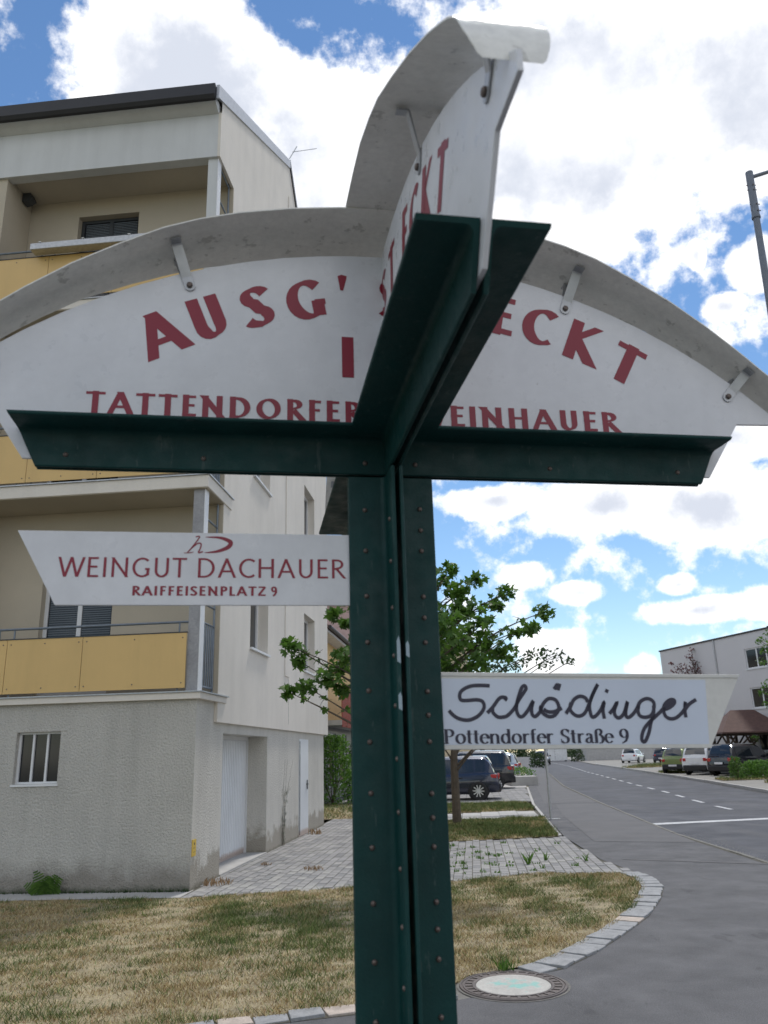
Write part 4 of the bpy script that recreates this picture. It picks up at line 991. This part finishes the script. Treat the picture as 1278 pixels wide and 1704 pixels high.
for (x, y_, z, r) in CLM:
    s0 = min(3.5, max(1.5, z-abs(x)*.55-.15))
    pts = branch(b, (.01, .02, s0), (x, y_, z), .014+.006*abs(x), .004, .06)
    for k in (3, 4, 5): branch(b, pts[k], pts[k]+rdir()*r*.9, .005, .002, .05, 3)
    clump(lf, (x, y_, z), r, int(24+1000*r*r), .080, droop=.7)
    if abs(x) > .6:
        for k in (4, 5): clump(lf, pts[k], r*.5, 5, .07, droop=.7)
b.build('trunk', bark, MT, smooth=True); lf.build('crown', leaf_g, MT, fixn=False)
def simple_tree(name, loc, label, cat, H, clusters, ls, m, tr=.1, maple=False, n=70, grp=None):
    T_ = thing(name, label, cat, loc, 0, grp); b_ = MB(); l_ = MB()
    b_.tube([(0,0,-.2),(0,0,H*.3),(.05,0,H*.6),(0,0,H*.93)], [tr, tr*.8, tr*.5, tr*.15], 9)
    for (x, y_, z, r) in clusters:
        pts = branch(b_, (0,0,max(H*.25, z-abs(x)*.6-H*.08)), (x, y_, z), tr*.25, .008, .06)
        clump(l_, (x, y_, z), r, int(n*r*r+20), ls, maple)
    b_.build('trunk', bark, T_, smooth=True); l_.build('crown', m, T_, fixn=False); return T_
def rc(n, R0, z0, z1, r=.5, flat=1.0):
    out = []
    for _ in range(n):
        a = rnd.uniform(0, 6.28); z = rnd.uniform(z0, z1); k = math.sin(math.pi*min(1, max(.12, (z-z0)/(z1-z0+.001)*.85+.1)))*R0*rnd.uniform(.35, 1)
        out.append((math.cos(a)*k, math.sin(a)*k*flat, z, r*rnd.uniform(.6, 1.3)))
    return out
simple_tree('purple_plum_tree', (21.0, 56, 0), 'red leaved tree in front of the pale grey building', 'tree', 8.0,
            [(0,0,8.0,.25),(-.2,0,7.5,.35),(.2,.1,7.0,.55),(-.7,0,6.8,.5),(.7,0,6.7,.5),(1.2,0,6.45,.4),(-1.3,0,6.6,.35),(1.6,0,6.3,.3),(-1.5,0,7.1,.2),(.5,0,7.7,.25)]+rc(26, 1.9, 3.0, 6.6, .6), .10, leaf_r, n=150)
simple_tree('street_tree', (14.75, 30, 0), 'green young tree reaching in from the right edge before the grey building', 'tree', 6.2,
            [(-.9,0,5.3,.22),(-.8,.1,5.0,.18),(-1.0,0,4.55,.20),(-.9,0,3.7,.28),(-1.15,0,3.45,.22),(-.7,0,3.2,.32),(-1.0,0,3.0,.22),(-.75,0,2.7,.25)]+rc(20, .9, 2.6, 5.8, .4), .085, leaf_g, tr=.07, n=170)
simple_tree('small_leaved_tree', (1.55, 20.7, 0), 'tree with slim dark trunk on the grass strip right of the post', 'tree', 4.6,
            [(1.97,-0.4,3.86,0.25),(2.36,0.0,4.05,0.25),(2.84,0.5,4.02,0.25),(2.94,-0.4,3.73,0.19),(1.72,0.0,3.77,0.28),(2.51,0.5,3.8,0.28),(1.35,-0.4,3.66,0.31),(0.06,0.0,4.27,0.44),(0.72,0.5,4.06,0.44),(1.05,-0.4,3.67,0.47),(0.18,0.0,3.58,0.62),(1.75,0.5,3.13,0.47),(-0.74,-0.4,3.87,0.6),(-0.46,0.0,2.86,0.78),(0.8,0.5,2.85,0.7),(1.42,-0.4,2.49,0.62),(-1.36,0.0,3.18,0.78),(0.44,0.5,2.04,0.3),(0.93,-0.4,1.90,0.2),(-.5,0,2.0,.3)], .075, leaf_d, tr=.115, n=420)
def bush(name, loc, rx, ry, h, m, ls, n, label, cat='bush', m2=None, grp=None):
    T_ = thing(name, label, cat, loc, 0, grp); b_ = MB(); l_ = MB(); l2 = MB()
    for k in range(7):
        a = k*.9; branch(b_, (0,0,0), (rx*.5*math.cos(a), ry*.5*math.sin(a), h*rnd.uniform(.5,.8)), .02, .006, 0, 3)
    for k in range(n):
        a = rnd.uniform(0, 6.28); z = h*rnd.random()**.8; prof = math.sqrt(max(.05, 1-((z/h)*1.15-.28)**2*1.05)); q = rnd.random()**.35*prof*rnd.uniform(.85, 1.1)
        clump(l2 if (m2 and rnd.random() < .05) else l_, (rx*q*math.cos(a), ry*q*math.sin(a), z), .10, 4, ls, False)
    b_.build('stems', bark, T_); l_.build('foliage', m, T_, fixn=False)
    if m2: l2.build('blossom', m2, T_, fixn=False)
bush('bright_bush', (-2.10, 30.0, 0), .85, .8, 2.35, leaf_b, .055, 1500, 'bright green rounded bush at the corner beyond the apartment block')
bush('flowering_bush', (-1.0, 31.2, 0), .8, .7, 2.2, leaf_d, .06, 1300, 'dark bush dotted with white blossom beside the bright green bush', m2=leaf_w)
bush('verge_bush', (16.9, 41.4, 0), .32, .4, 1.05, leaf_g, .06, 260, 'small upright bush left of the wide one before the dark estate car')
bush('verge_bush', (18.2, 42.0, 0), 1.0, .6, .85, leaf_b, .06, 800, 'wide light green bush in front of the dark estate car')
bush('verge_bush', (19.9, 42.4, 0), .9, .6, .8, leaf_g, .06, 600, 'low bush right of the wide light green one by the car park')
bush('roadside_bush', (14.7, 84, 0), .9, .9, 1.35, leaf_d, .12, 300, 'brown green round bush left of the oncoming car')
bush('roadside_bush', (26.2, 118, 0), 1.0, 1.0, 1.7, leaf_d, .13, 300, 'small dark bush on the verge by the far bend of the road')
bush('planter_grass', (6.6, 43.5, .35), .9, .5, .45, leaf_b, .06, 200, 'low grassy plants beside the silver estate car', 'plant')
MB().box(5.9, 7.2, 41.6, 44.6, 0, .42).build('low_planter_wall', concrete, kind='structure')

# ---------------------------------------------------------------- neighbouring houses
YH = thing('yellow_house', 'yellow house with dark eaves and red slatted balcony behind the apartment block', 'house', (-2.694, 11.467, 0), -BA)
xx = -1.6
b = MB(); wall_grid(b, 17.2, 36, 2.9, 6.05, [(22.3,23.2,4.0,5.5,.12),(27,28,4.0,5.5,.12),(31.5,32.5,4.0,5.5,.12)], fs(xx)); b.face([(xx,17.2,0),(xx-9,17.2,0),(xx-9,17.2,6.05),(xx-4.5,17.2,9.0),(xx,17.2,6.05)]); b.build('wall', yel_wall, YH)
b = MB(); wall_grid(b, 17.2, 36, 0, 2.9, [(20.0,21.6,.5,2.5,.08),(22.6,24.4,.5,2.5,.08)], fs(xx)); b.build('ground_floor_wall', mat('dark_glass_front', (.07,.08,.09), .35), YH)
for (a, c, z0, z1) in ((22.3,23.2,4.0,5.5),(27,28,4.0,5.5),(31.5,32.5,4.0,5.5),(20.0,21.6,.5,2.5),(22.6,24.4,.5,2.5)):
    w = MB(); w.box(xx-.10, xx-.05, a, a+.09, z0, z1).box(xx-.10, xx-.05, c-.09, c, z0, z1).box(xx-.10, xx-.05, a+.09, c-.09, z0, z0+.09).box(xx-.10, xx-.05, a+.09, c-.09, z1-.09, z1)
    wo_ = w.build('window', win_white, YH); MB().box(xx-.09, xx-.08, a+.05, c-.05, z0+.05, z1-.05).build('pane', pane, wo_)
rf = MB().prism([(xx+.55, 6.0), (xx+.55, 6.12), (xx-4.5, 9.4), (xx-9.5, 6.12), (xx-9.5, 6.0), (xx-4.5, 9.2)], 16.9, 36.3, 'y').build('roof', tile_br, YH)
MB().box(xx, xx+.5, 17.0, 36, 5.90, 5.99).build('eave_board', white_wall, rf)
MB().tube([(xx+.6, 16.9, 6.05), (xx+.6, 36.3, 6.05)], .07, 8).build('gutter', roof_dark, rf)
MB().box(xx-2.2, xx-1.6, 22.5, 23.1, 7.4, 8.9).build('chimney', tile_red, rf)
BL = MB().box(xx, xx+.72, 18.6, 36, 2.72, 2.90).build('balcony_floor', concrete, YH)
for k in range(58): MB().box(xx+.70, xx+.74, 18.7+k*.16, 18.78+k*.16, 2.66, 3.98+(.06 if k % 2 else 0)).build('balcony_slat', red_slat, YH)
TB = thing('terracotta_roofed_house', 'taller pinkish house with terracotta roof far behind the yellow house', 'house', (-6.2, 52, 0), -BA)
MB().box(-4, 4, 0, 8, 0, 11.3).build('wall', mat('pink_wall', (.50,.36,.34), .9), TB)
MB().prism([(-4.4,11.2),(4.4,11.2),(0,13.6)], -.4, 8.4, 'y').build('roof', tile_red, TB)
CH = thing('cream_house', 'pale cream house seen through the maple leaves right of the post', 'house', (1.6, 56, 0), 0)
b = MB(); wall_grid(b, -.5, 3.9, 0, 8.8, [(.4,1.3,5.8,7.3,.12),(2.3,3.2,5.8,7.3,.12),(.4,1.3,2.6,4.1,.12),(2.3,3.2,2.6,4.1,.12)], fx); b.face([(3.9,0,0),(3.9,8,0),(3.9,8,8.8),(3.9,0,8.8)]); b.build('wall', cream_wall, CH)
for (a, c, z0, z1) in ((.4,1.3,5.8,7.3),(2.3,3.2,5.8,7.3),(.4,1.3,2.6,4.1),(2.3,3.2,2.6,4.1)):
    wo_ = MB().box(a, c, .08, .12, z0, z1).build('window', win_white, CH); MB().box(a+.08, c-.08, .07, .078, z0+.08, z1-.08).build('pane', pane, wo_)
MB().box(-.6, 4.0, -.1, 8.1, 8.8, 8.95).build('roof', tile_br, CH)

# grey three storey building on the right
d = Vector((23.204-20.135, 49-60)); L_ = d.length; ang = math.atan2(d.y, d.x)
GB = thing('grey_flat_roofed_building', 'pale grey three storey building with flat dark roof edge and white windows', 'building', (20.135, 60, 0), ang)
def gbx(px_y): return px_y
Hh = 8.36
wins = []
for s in (9.0, 13.2, 17.4, 21.6):
    for z0 in (6.15, 3.75, 1.2): wins.append((s, s+2.6, z0, z0+1.25, .12))
b = MB(); wall_grid(b, 0, 26, -.1, Hh, wins, lambda u, z, d_: (u, d_, z)); b.face([(0,0,-.1),(0,16,-.1),(0,16,Hh),(0,0,Hh)]); b.face([(0,16,-.1),(26,16,-.1),(26,16,Hh),(0,16,Hh)]); b.build('wall', grey_wall, GB)
MB().box(-.06, 26.05, -.06, 16.1, Hh, Hh+.10).build('roof', roof_dark, GB)
MB().box(9.0, 9.5, 2, 2.5, Hh+.1, Hh+.55).build('roof_vent', roof_dark, GB)
for (a, c, z0, z1, _) in wins:
    w = MB().box(a, a+.08, .06, .12, z0, z1).box(c-.08, c, .06, .12, z0, z1).box(a+.08, c-.08, .06, .12, z0, z0+.08).box(a+.08, c-.08, .06, .12, z1-.08, z1).box(a+.95, a+1.05, .06, .12, z0+.08, z1-.08).box(a+1.8, a+1.9, .06, .12, z0+.08, z1-.08)
    wo_ = w.build('window', win_white, GB); MB().box(a+.05, c-.05, .09, .10, z0+.05, z1-.05).build('pane', pane, wo_)
    MB().box(a-.05, c+.05, -.05, .058, z0-.06, z0-.002).build('sill', win_white, wo_)
MB().tube([(6.2,-.05,0),(6.2,-.05,Hh)], .05, 8).build('downpipe', steel, GB)

# timber pavilion
GZ = thing('timber_pavilion', 'dark timber pavilion with brown hipped roof beside the parked cars', 'pavilion', (21.55, 50.5, 0), R(-4))
ro = MB(); hx, hy, zt = 1.95, 1.7, 3.66
ro.v = [(-hx,-hy,2.36),(hx,-hy,2.36),(hx,hy,2.36),(-hx,hy,2.36),(-.75,0,zt),(.65,0,zt),(-hx,-hy,2.28),(hx,-hy,2.28),(hx,hy,2.28),(-hx,hy,2.28)]
ro.f = [(0,1,5,4),(1,2,5),(2,3,4,5),(3,0,4),(0,6,7,1),(1,7,8,2),(2,8,9,3),(3,9,6,0),(6,9,8,7)]
ro.build('roof', tile_br, GZ)
for sx in (-1.55, -.2, 1.5):
    for sy in (-1.3, 1.3):
        MB().box(sx-.07, sx+.07, sy-.07, sy+.07, 0, 2.28).build('post', wood_d, GZ)
        br = MB().bar((sx, sy, 1.5), (sx+.55, sy, 2.25), .09).bar((sx, sy, 1.5), (sx-.35, sy, 2.25), .09).build('brace', wood_d, GZ)
MB().box(-1.6, 1.6, -1.36, -1.24, 2.16, 2.28).box(-1.6,1.6,1.24,1.36,2.16,2.28).build('beam', wood_d, GZ)
MB().bar((-1.5,-1.3,1.0),(-.25,-1.3,2.1),.08).bar((-.25,-1.3,1.0),(-1.5,-1.3,2.1),.08).box(-1.5,1.5,-1.33,-1.27,.85,.95).build('cross_brace', wood_d, GZ)
hb = thing('hanging_basket', 'green hanging flower basket under the pavilion eave', 'plant', (21.2, 48.6, 1.95))
l_ = MB(); clump(l_, (0,0,0), .26, 160, .07, False); l_.build('foliage', leaf_g, hb, fixn=False); MB().lathe([(.02,-.2),(.16,-.12),(.2,0)], 12).build('basket', wood_d, hb); MB().tube([(0,0,0),(0,0,.35)], .01, 5).build('cord', rubber, hb)
# red sunshade glimpsed in the pavilion
rs = thing('red_sign_board', 'small red board inside the timber pavilion', 'sign', (20.6, 49.8, 0)); MB().box(-.25,.25,-.03,.03,1.25,1.62).build('board', tail, rs); MB().box(-.03,.03,-.02,.02,0,1.25).build('post', steel, rs)

# far things along the road
LW = thing('long_low_hall', 'long low pale hall beyond the bend in the road', 'building', (28.5, 122, 0), R(-4))
MB().box(0, 17, 0, 12, -.1, 3.3).build('wall', mat('hall_wall', (.40,.39,.38), .9), LW); MB().box(-.2, 17.2, -.2, 12.2, 3.3, 3.55).build('roof', roof_dark, LW)
for k in range(5): MB().box(1.5+k*3, 3.3+k*3, -.03, .01, 2.3, 2.9).build('window', pane, LW)
CT = thing('white_container', 'white site container far down the road behind the oncoming car', 'container', (23.2, 126, 0), R(-6))
MB().box(0, 3.2, 0, 2.4, .1, 2.6).build('body', container_m, CT); MB().box(1.4,1.42,-.02,0,.2,2.5).box(.3,.34,-.02,0,.2,2.5).build('door_seam', car_trim, CT); MB().box(.1,.4,.1,.4,-.1,.1).box(2.8,3.1,.1,.4,-.1,.1).build('foot', car_trim, CT)
for (x, y_, w, h_, mm, lab) in ((-9,150,22,6,white_wall,'wide white building far down the left side of the road'),(48,170,26,4.2,cream_wall,'low cream building on the right far beyond the bend'),(9,205,18,4.0,grey_wall,'low grey building at the far end of the road')):
    fb = thing('far_building', lab, 'building', (x, y_, 0)); MB().box(0, w, 0, 10, -.1, h_).build('wall', mm, fb); MB().box(-.3, w+.3, -.3, 10.3, h_, h_+.3).build('roof', tile_br, fb)
    for k in range(int(w/3)): MB().box(.8+k*3, 2.0+k*3, -.04, 0, 1.2, 2.5).build('window', pane, fb)
def far_wood(name, x0, x1, y0, h, n, label):
    l_ = MB()
    for _ in range(n):
        x = rnd.uniform(x0, x1); z = h*rnd.random()**1.2*(.75+.3*math.sin(x*.13)+.15*math.sin(x*.41)); clump(l_, (x, y0+rnd.uniform(-4,4), z), 1.4, 16, .5, False)
    o = l_.build(name, leaf_d, fixn=False, kind='stuff'); tag(o, label, 'trees')
far_wood('far_trees', -60, 40, 230, 5.2, 700, 'dark line of trees at the far end of the road')
far_wood('far_trees', 40, 130, 190, 6.0, 700, 'dark tree belt on the far right behind the car park')
# slim bare pole on the footway
SG = thing('slim_steel_pole', 'slim grey steel pole on the footway under the script board', 'pole', (3.934, 21.32, 0))
MB().tube([(0,0,0),(0,0,2.6)], .032, 12).build('pole', steel, SG, smooth=True); MB().box(-.06,.22,-.05,.05,0,.012).build('base_plate', steel, SG)
# lamp post at the right edge
LPs = thing('street_lamp', 'tall grey steel street lamp post leaving the frame at the right edge', 'street lamp', (6.38, 12, 0))
MB().tube([(-.02,0,0),(.10,0,3),(.24,0,8.6),(.295,0,10.6)], [.105,.085,.060,.055], 16).build('pole', lamp_m, LPs, smooth=True)
MB().tube([(.29,0,10.45),(.315,0,11.42)], [.066,.064], 16).build('sleeve', lamp_m, LPs, smooth=True)
for zz in (10.62, 10.75, 11.05, 11.15):
    MB().tube([(.31-.085,0,zz),(.31+.085,0,zz)], .009, 8).build('clamp_bolt', screw_m, LPs)
    MB().tube([(.31,-.085,zz-.04),(.31,.0,zz-.04)], .011, 8).build('clamp_bolt', screw_m, LPs)
MB().tube([(.29,0,10.46),(.29,0,10.50)], .074, 16).build('clamp_ring', lamp_m, LPs)
MB().tube([(.34,0,11.32),(.9,0,11.50),(2.2,0,11.75)], [.034,.032,.03], 12).build('bracket_arm', lamp_m, LPs, smooth=True)
MB().prism([(2.15,11.70),(2.9,11.80),(2.9,11.90),(2.2,11.92)], -.12, .12, 'y').build('lamp_head', lamp_m, LPs, bevel=.02)
MB().box(.16,.24,-.10,-.05,7.9,8.25).build('service_box', door_frame_m, LPs)
# posts of the far fence
for k in range(9):
    fpst = thing('fence_post', 'thin grey post of the far roadside fence', 'post', (10.6+k*.45, 88+k*2.2, 0), 0, 'posts of the far roadside fence')
    MB().tube([(0,0,-.1),(0,0,3.2)], .05, 8).build('post', steel, fpst); MB().box(-.06,.06,-.06,.06,3.2,3.24).build('cap', steel, fpst)

# ---------------------------------------------------------------- cars
def make_car(loc, heading, L, Wd, H, kind, paintm, label, trim_low=True, detail=True, rails=False, name='parked_car'):
    """x runs from the rear bumper (0) to the front (L)"""
    C = thing(name, label, 'car', loc, heading)
    w = Wd/2; belt = H*.60
    if kind == 'hatch': st = [(0,.62*belt),(.05,.95*belt),(.22,belt*1.02),(.62,belt*1.02),(1.2,belt),(2.0,belt*.98),(2.75,belt*.96),(3.15,belt*.90),(L-.45,belt*.76),(L-.1,belt*.62),(L,belt*.5)]; rf_ = (.16,.50,2.05,3.05)
    else: st = [(0,.66*belt),(.04,.97*belt),(.18,belt*1.02),(.6,belt*1.02),(1.4,belt),(2.3,belt*.98),(3.0,belt*.97),(3.45,belt*.93),(L-.5,belt*.84),(L-.1,belt*.70),(L,belt*.5)]; rf_ = (.12,.48,2.45,3.35)
    g0, g1, g2, g3 = rf_
    xs = sorted({*[s[0] for s in st], g0, g1, g2, g3, (g1+g2)/2, (g0+g1)/2, (g2+g3)/2})
    def zb(x):
        for (a, p), (c, q) in zip(st, st[1:]):
            if a <= x <= c: return p+(q-p)*(x-a)/(c-a)
        return st[-1][1]
    def gr_(x):   # 0..1 height of the greenhouse
        if x <= g0 or x >= g3: return 0
        if x < g1: return math.sin(math.pi/2*(x-g0)/(g1-g0))**.9
        if x > g2: return math.cos(math.pi/2*(x-g2)/(g3-g2))**.8
        return 1+.02*math.sin(math.pi*(x-g1)/(g2-g1))
    def ww(x): e = min(x, L-x); return w*(1 if e > .5 else .80+.2*math.sqrt(max(0, 1-((.5-e)/.5)**2)))
    def sec(x):
        W_ = ww(x); b0 = zb(x); k = gr_(x); zr = b0+(H-b0)*k; gw = W_*(.90-.16*k)
        z0 = .20 if .4 < x < L-.4 else .26
        return [(0,z0),(W_*.86,z0),(W_*.97,z0+.10),(W_,.48*b0+.1),(W_*1.0,b0*.80),(W_*.965,b0*.95),(W_*.90,b0),(gw+.02*k,zr-.10*k if k else b0+.002),(gw-.05*k-.05,zr-.025*k+.004),(0,zr+.015)]
    b_ = MB(); rows = []
    for x in xs:
        h = sec(x); row = [(x, -p, z) for p, z in h]+[(x, p, z) for p, z in h[-2:0:-1]]; rows.append(row)
    n = len(rows[0])
    for r_ in rows: b_.v += r_
    for i in range(len(rows)-1):
        for k in range(n): b_.f.append((i*n+k, i*n+(k+1) % n, (i+1)*n+(k+1) % n, (i+1)*n+k))
    b_.f.append(tuple(range(n))[::-1]); b_.f.append(tuple((len(rows)-1)*n+k for k in range(n)))
    b_.build('body', paintm, C, smooth=True, weld=True)
    # side glass
    def sp(x, f_, s):   # point on greenhouse side
        h = sec(x); p = h[6]; q = h[7]; return (x, s*(p[0]+(q[0]-p[0])*f_+.008), p[1]+(q[1]-p[1])*f_)
    for s in (-1, 1):
        segs = ((g1-.02, (g1+g2)/2-.45, .12), ((g1+g2)/2-.38, g2-.45 if kind == 'hatch' else (g1+g2)/2+.45, .10), (g2-.38 if kind == 'hatch' else (g1+g2)/2+.52, g2+.45*(g3-g2), .10))
        for a, c, lo in segs:
            m_ = MB(); N = 6
            for i in range(N):
                x0, x1 = a+(c-a)*i/N, a+(c-a)*(i+1)/N; m_.face([sp(x0,lo,s), sp(x1,lo,s), sp(x1,.93,s), sp(x0,.93,s)])
            m_.build('side_window', car_glass, C)
    # rear and front screens
    for (a, c, nm) in ((g0, g1, 'rear_window'), (g3, g2, 'windscreen')):
        m_ = MB(); N = 5
        for i in range(N):
            q = []
            for t_ in (.12+.8*i/N, .12+.8*(i+1)/N):
                x = a+(c-a)*t_; h = sec(x); q.append((x, h[8][0]*.93, h[9][1]+.006-.0, h[8][1]))
            (x0, w0, t0, e0), (x1, w1, t1, e1) = q; o_ = -.012 if nm == 'rear_window' else .012
            for s0, s1 in ((-1, 0), (0, 1)):
                z00 = e0 if s0 else t0; z01 = e0 if s1 else t0; z10 = e1 if s0 else t1; z11 = e1 if s1 else t1
                m_.face([(x0+o_, w0*s0, z00+.008), (x0+o_, w0*s1, z01+.008), (x1+o_, w1*s1, z11+.008), (x1+o_, w1*s0, z10+.008)])
        m_.build(nm, car_glass, C)
    # bumpers, lights, plates
    bw = ww(.0)
    MB().prism([(-.05,.26),(-.06,.50),(-.0,.56),(.35,.56),(.35,.24)], -bw*1.0, bw*1.0, 'y').build('rear_bumper', car_trim if trim_low else paintm, C, bevel=.03)
    MB().prism([(L+.05,.26),(L+.06,.46),(L-.05,.52),(L-.35,.50),(L-.35,.24)], -bw, bw, 'y').build('front_bumper', car_trim if trim_low else paintm, C, bevel=.03)
    for s in (-1, 1):
        zt = belt*.97; zl = belt*.74
        y0, y1 = sorted((s*(bw*.55), s*(bw*1.03)))
        MB().box(-.012, .10, *sorted((s*(bw*.74), s*(bw*1.0))), zl+.04, zt).build('tail_light', tail, C, bevel=.02)
        MB().box(.08, .30, *sorted((s*ww(.2)*.96, s*(ww(.2)+.006))), zl+.07, zt-.01).build('tail_light', tail, C, bevel=.02)
        MB().box(L-.28, L-.02, *sorted((s*bw*.5, s*bw*.98)), belt*.60, belt*.76).build('headlight', lampw, C, bevel=.03)
        MB().box(g2+.55, g2+.75, *sorted((s*w*.95, s*(w+.16))), belt*.98, belt*1.14).build('mirror', paintm, C, bevel=.03)
        MB().box(1.3, 1.5, *sorted((s*w*1.0, s*(w+.02))), belt*.82, belt*.86).build('door_handle', car_trim, C)
        if rails: MB().tube([(g1+.1, s*w*.66, H+.03), (g2-.1, s*w*.66, H+.04)], .02, 6).build('roof_rail', alloy, C)
    MB().box(-.072,-.058,-.26,.26,.42 if kind == 'hatch' else .62,.53 if kind == 'hatch' else .73).build('licence_plate', plate_m, C)
    MB().box(L+.05,L+.066,-.26,.26,.38,.49).build('licence_plate', plate_m, C)
    wr = .315 if kind == 'hatch' else .35
    for x in (.75 if kind == 'hatch' else .85, L-.82):
        for s in (-1, 1):
            MB().lathe([(.01,0),(wr+.06,0),(wr+.06,.02)], 24, 'y', (x, s*(w-.005)-.01, wr)).build('wheel_arch', car_trim, C)
            T_ = MB().lathe([(wr*.68,-.02),(wr*.72,-.055),(wr*.95,-.055),(wr,-.03),(wr,.12),(wr*.7,.14)], 24, 'y').build('tyre', rubber, C, smooth=True); T_.location = (x, s*(w-.0), wr); T_.rotation_euler = (0,0,0 if s < 0 else math.pi)
            MB().lathe([(.001,.02),(wr*.70,.02)], 20, 'y').build('wheel_back', car_trim, T_)
            rm_ = MB().lathe([(wr*.70,-.05),(wr*.70,.02),(wr*.63,.02),(wr*.63,-.045)], 24, 'y')
            for k in range(10):
                a = 2*math.pi*k/10; c_, s_ = math.cos(a), math.sin(a); r0, r1, hw = .03, wr*.66, .020
                rm_.prism([(c_*r0+s_*hw, s_*r0-c_*hw), (c_*r1+s_*hw*1.6, s_*r1-c_*hw*1.6), (c_*r1-s_*hw*.4, s_*r1+c_*hw*.4), (c_*r0-s_*hw, s_*r0+c_*hw)], -.045, -.015, 'y')
            rm_.lathe([(.001,-.05),(.05,-.048),(.055,-.02)], 12, 'y'); rm_.build('rim', alloy, T_)
    return C
PK = math.pi-R(8)
def rear_at(x, y_): return (x, y_, 0)
make_car((3.95, 31.0, 0), PK, 3.95, 1.72, 1.50, 'hatch', car_navy, 'dark blue hatchback nearest behind the maple trunk, rear to the footway')
make_car((5.75, 39.6, 0), PK, 4.6, 1.86, 1.68, 'suv', car_black, 'black sport utility car parked just beyond the dark blue hatchback')
make_car((8.1, 53.5, 0), PK, 4.6, 1.82, 1.50, 'suv', car_silver, 'silver estate car third in the left parking row', trim_low=False, rails=True)
make_car((9.0, 58.5, 0), PK, 4.3, 1.8, 1.45, 'hatch', car_navy, 'dark blue car at the far end of the left parking row, beyond the silver one', trim_low=False)
make_car((6.6, 47.0, 0), PK, 4.2, 1.78, 1.46, 'hatch', car_white, 'white car between the black and the silver one in the left parking row', trim_low=False)
h = R(90+2)
make_car((18.4, 102.5, 0), R(90-10)+math.pi, 4.4, 1.82, 1.55, 'suv', car_black, 'dark oncoming car far down the road, front to the viewer', name='oncoming_car')
ra = R(36)
make_car((18.25, 46.9, 0), R(32), 4.7, 1.9, 1.64, 'suv', car_black, 'black estate car with silver roof rails on the right, in front of the pavilion', rails=True)
make_car((17.85, 49.6, 0), R(42), 4.5, 1.84, 1.64, 'suv', car_white, 'white sport utility car with its rear to the road beside the black estate', rails=True)
make_car((17.9, 53.6, 0), R(50), 4.0, 1.68, 1.50, 'hatch', car_green, 'old light green hatchback left of the white sport utility car')
fc = [('white car leftmost in the distant row beyond the verge', car_white),('dark blue car second from the left in the distant row', car_navy),('silver car third from the left in the distant row', car_silver),('black car fourth from the left in the distant row', car_black),('dark blue car nearest the green hatchback in the distant row', car_navy)]
for k, (lab, mm) in enumerate(fc):
    make_car((26.3+k*2.2, 93-k*4.3, 0), R(60), 4.2, 1.78, 1.5, 'hatch', mm, lab, trim_low=False)
# grass verges on the right
def small_lawn(P, n, h_, lab, z=.012):
    sheet('verge', P, z, soil); tag(grass(P, n, h_, .03, [], .45, z=z), lab, 'grass')
small_lawn([(19.0,70),(30,74),(31,80),(24,80)], 26000, .2, 'dry grass verge in front of the distant row of cars')
small_lawn([(17.4,55.0),(18.8,53.4),(19.2,55.4),(18.0,56.6)], 9000, .12, 'small patch of dry grass by the light green hatchback')
small_lawn([(16.3,37.2),(24,34.5),(24,38.0),(17.2,38.6)], 14000, .15, 'grassy kerb verge at the right edge below the bushes')
small_lawn([(15.9,40.6),(21.2,41.2),(21.2,43.6),(16.4,43.2)], 9000, .10, 'planted strip under the bushes by the car park')
small_lawn([(9.9,66),(11.6,80),(13.8,92),(12.9,92),(10,80),(8.6,66)], 9000, .2, 'dry grass strip left of the road beyond the parking row')
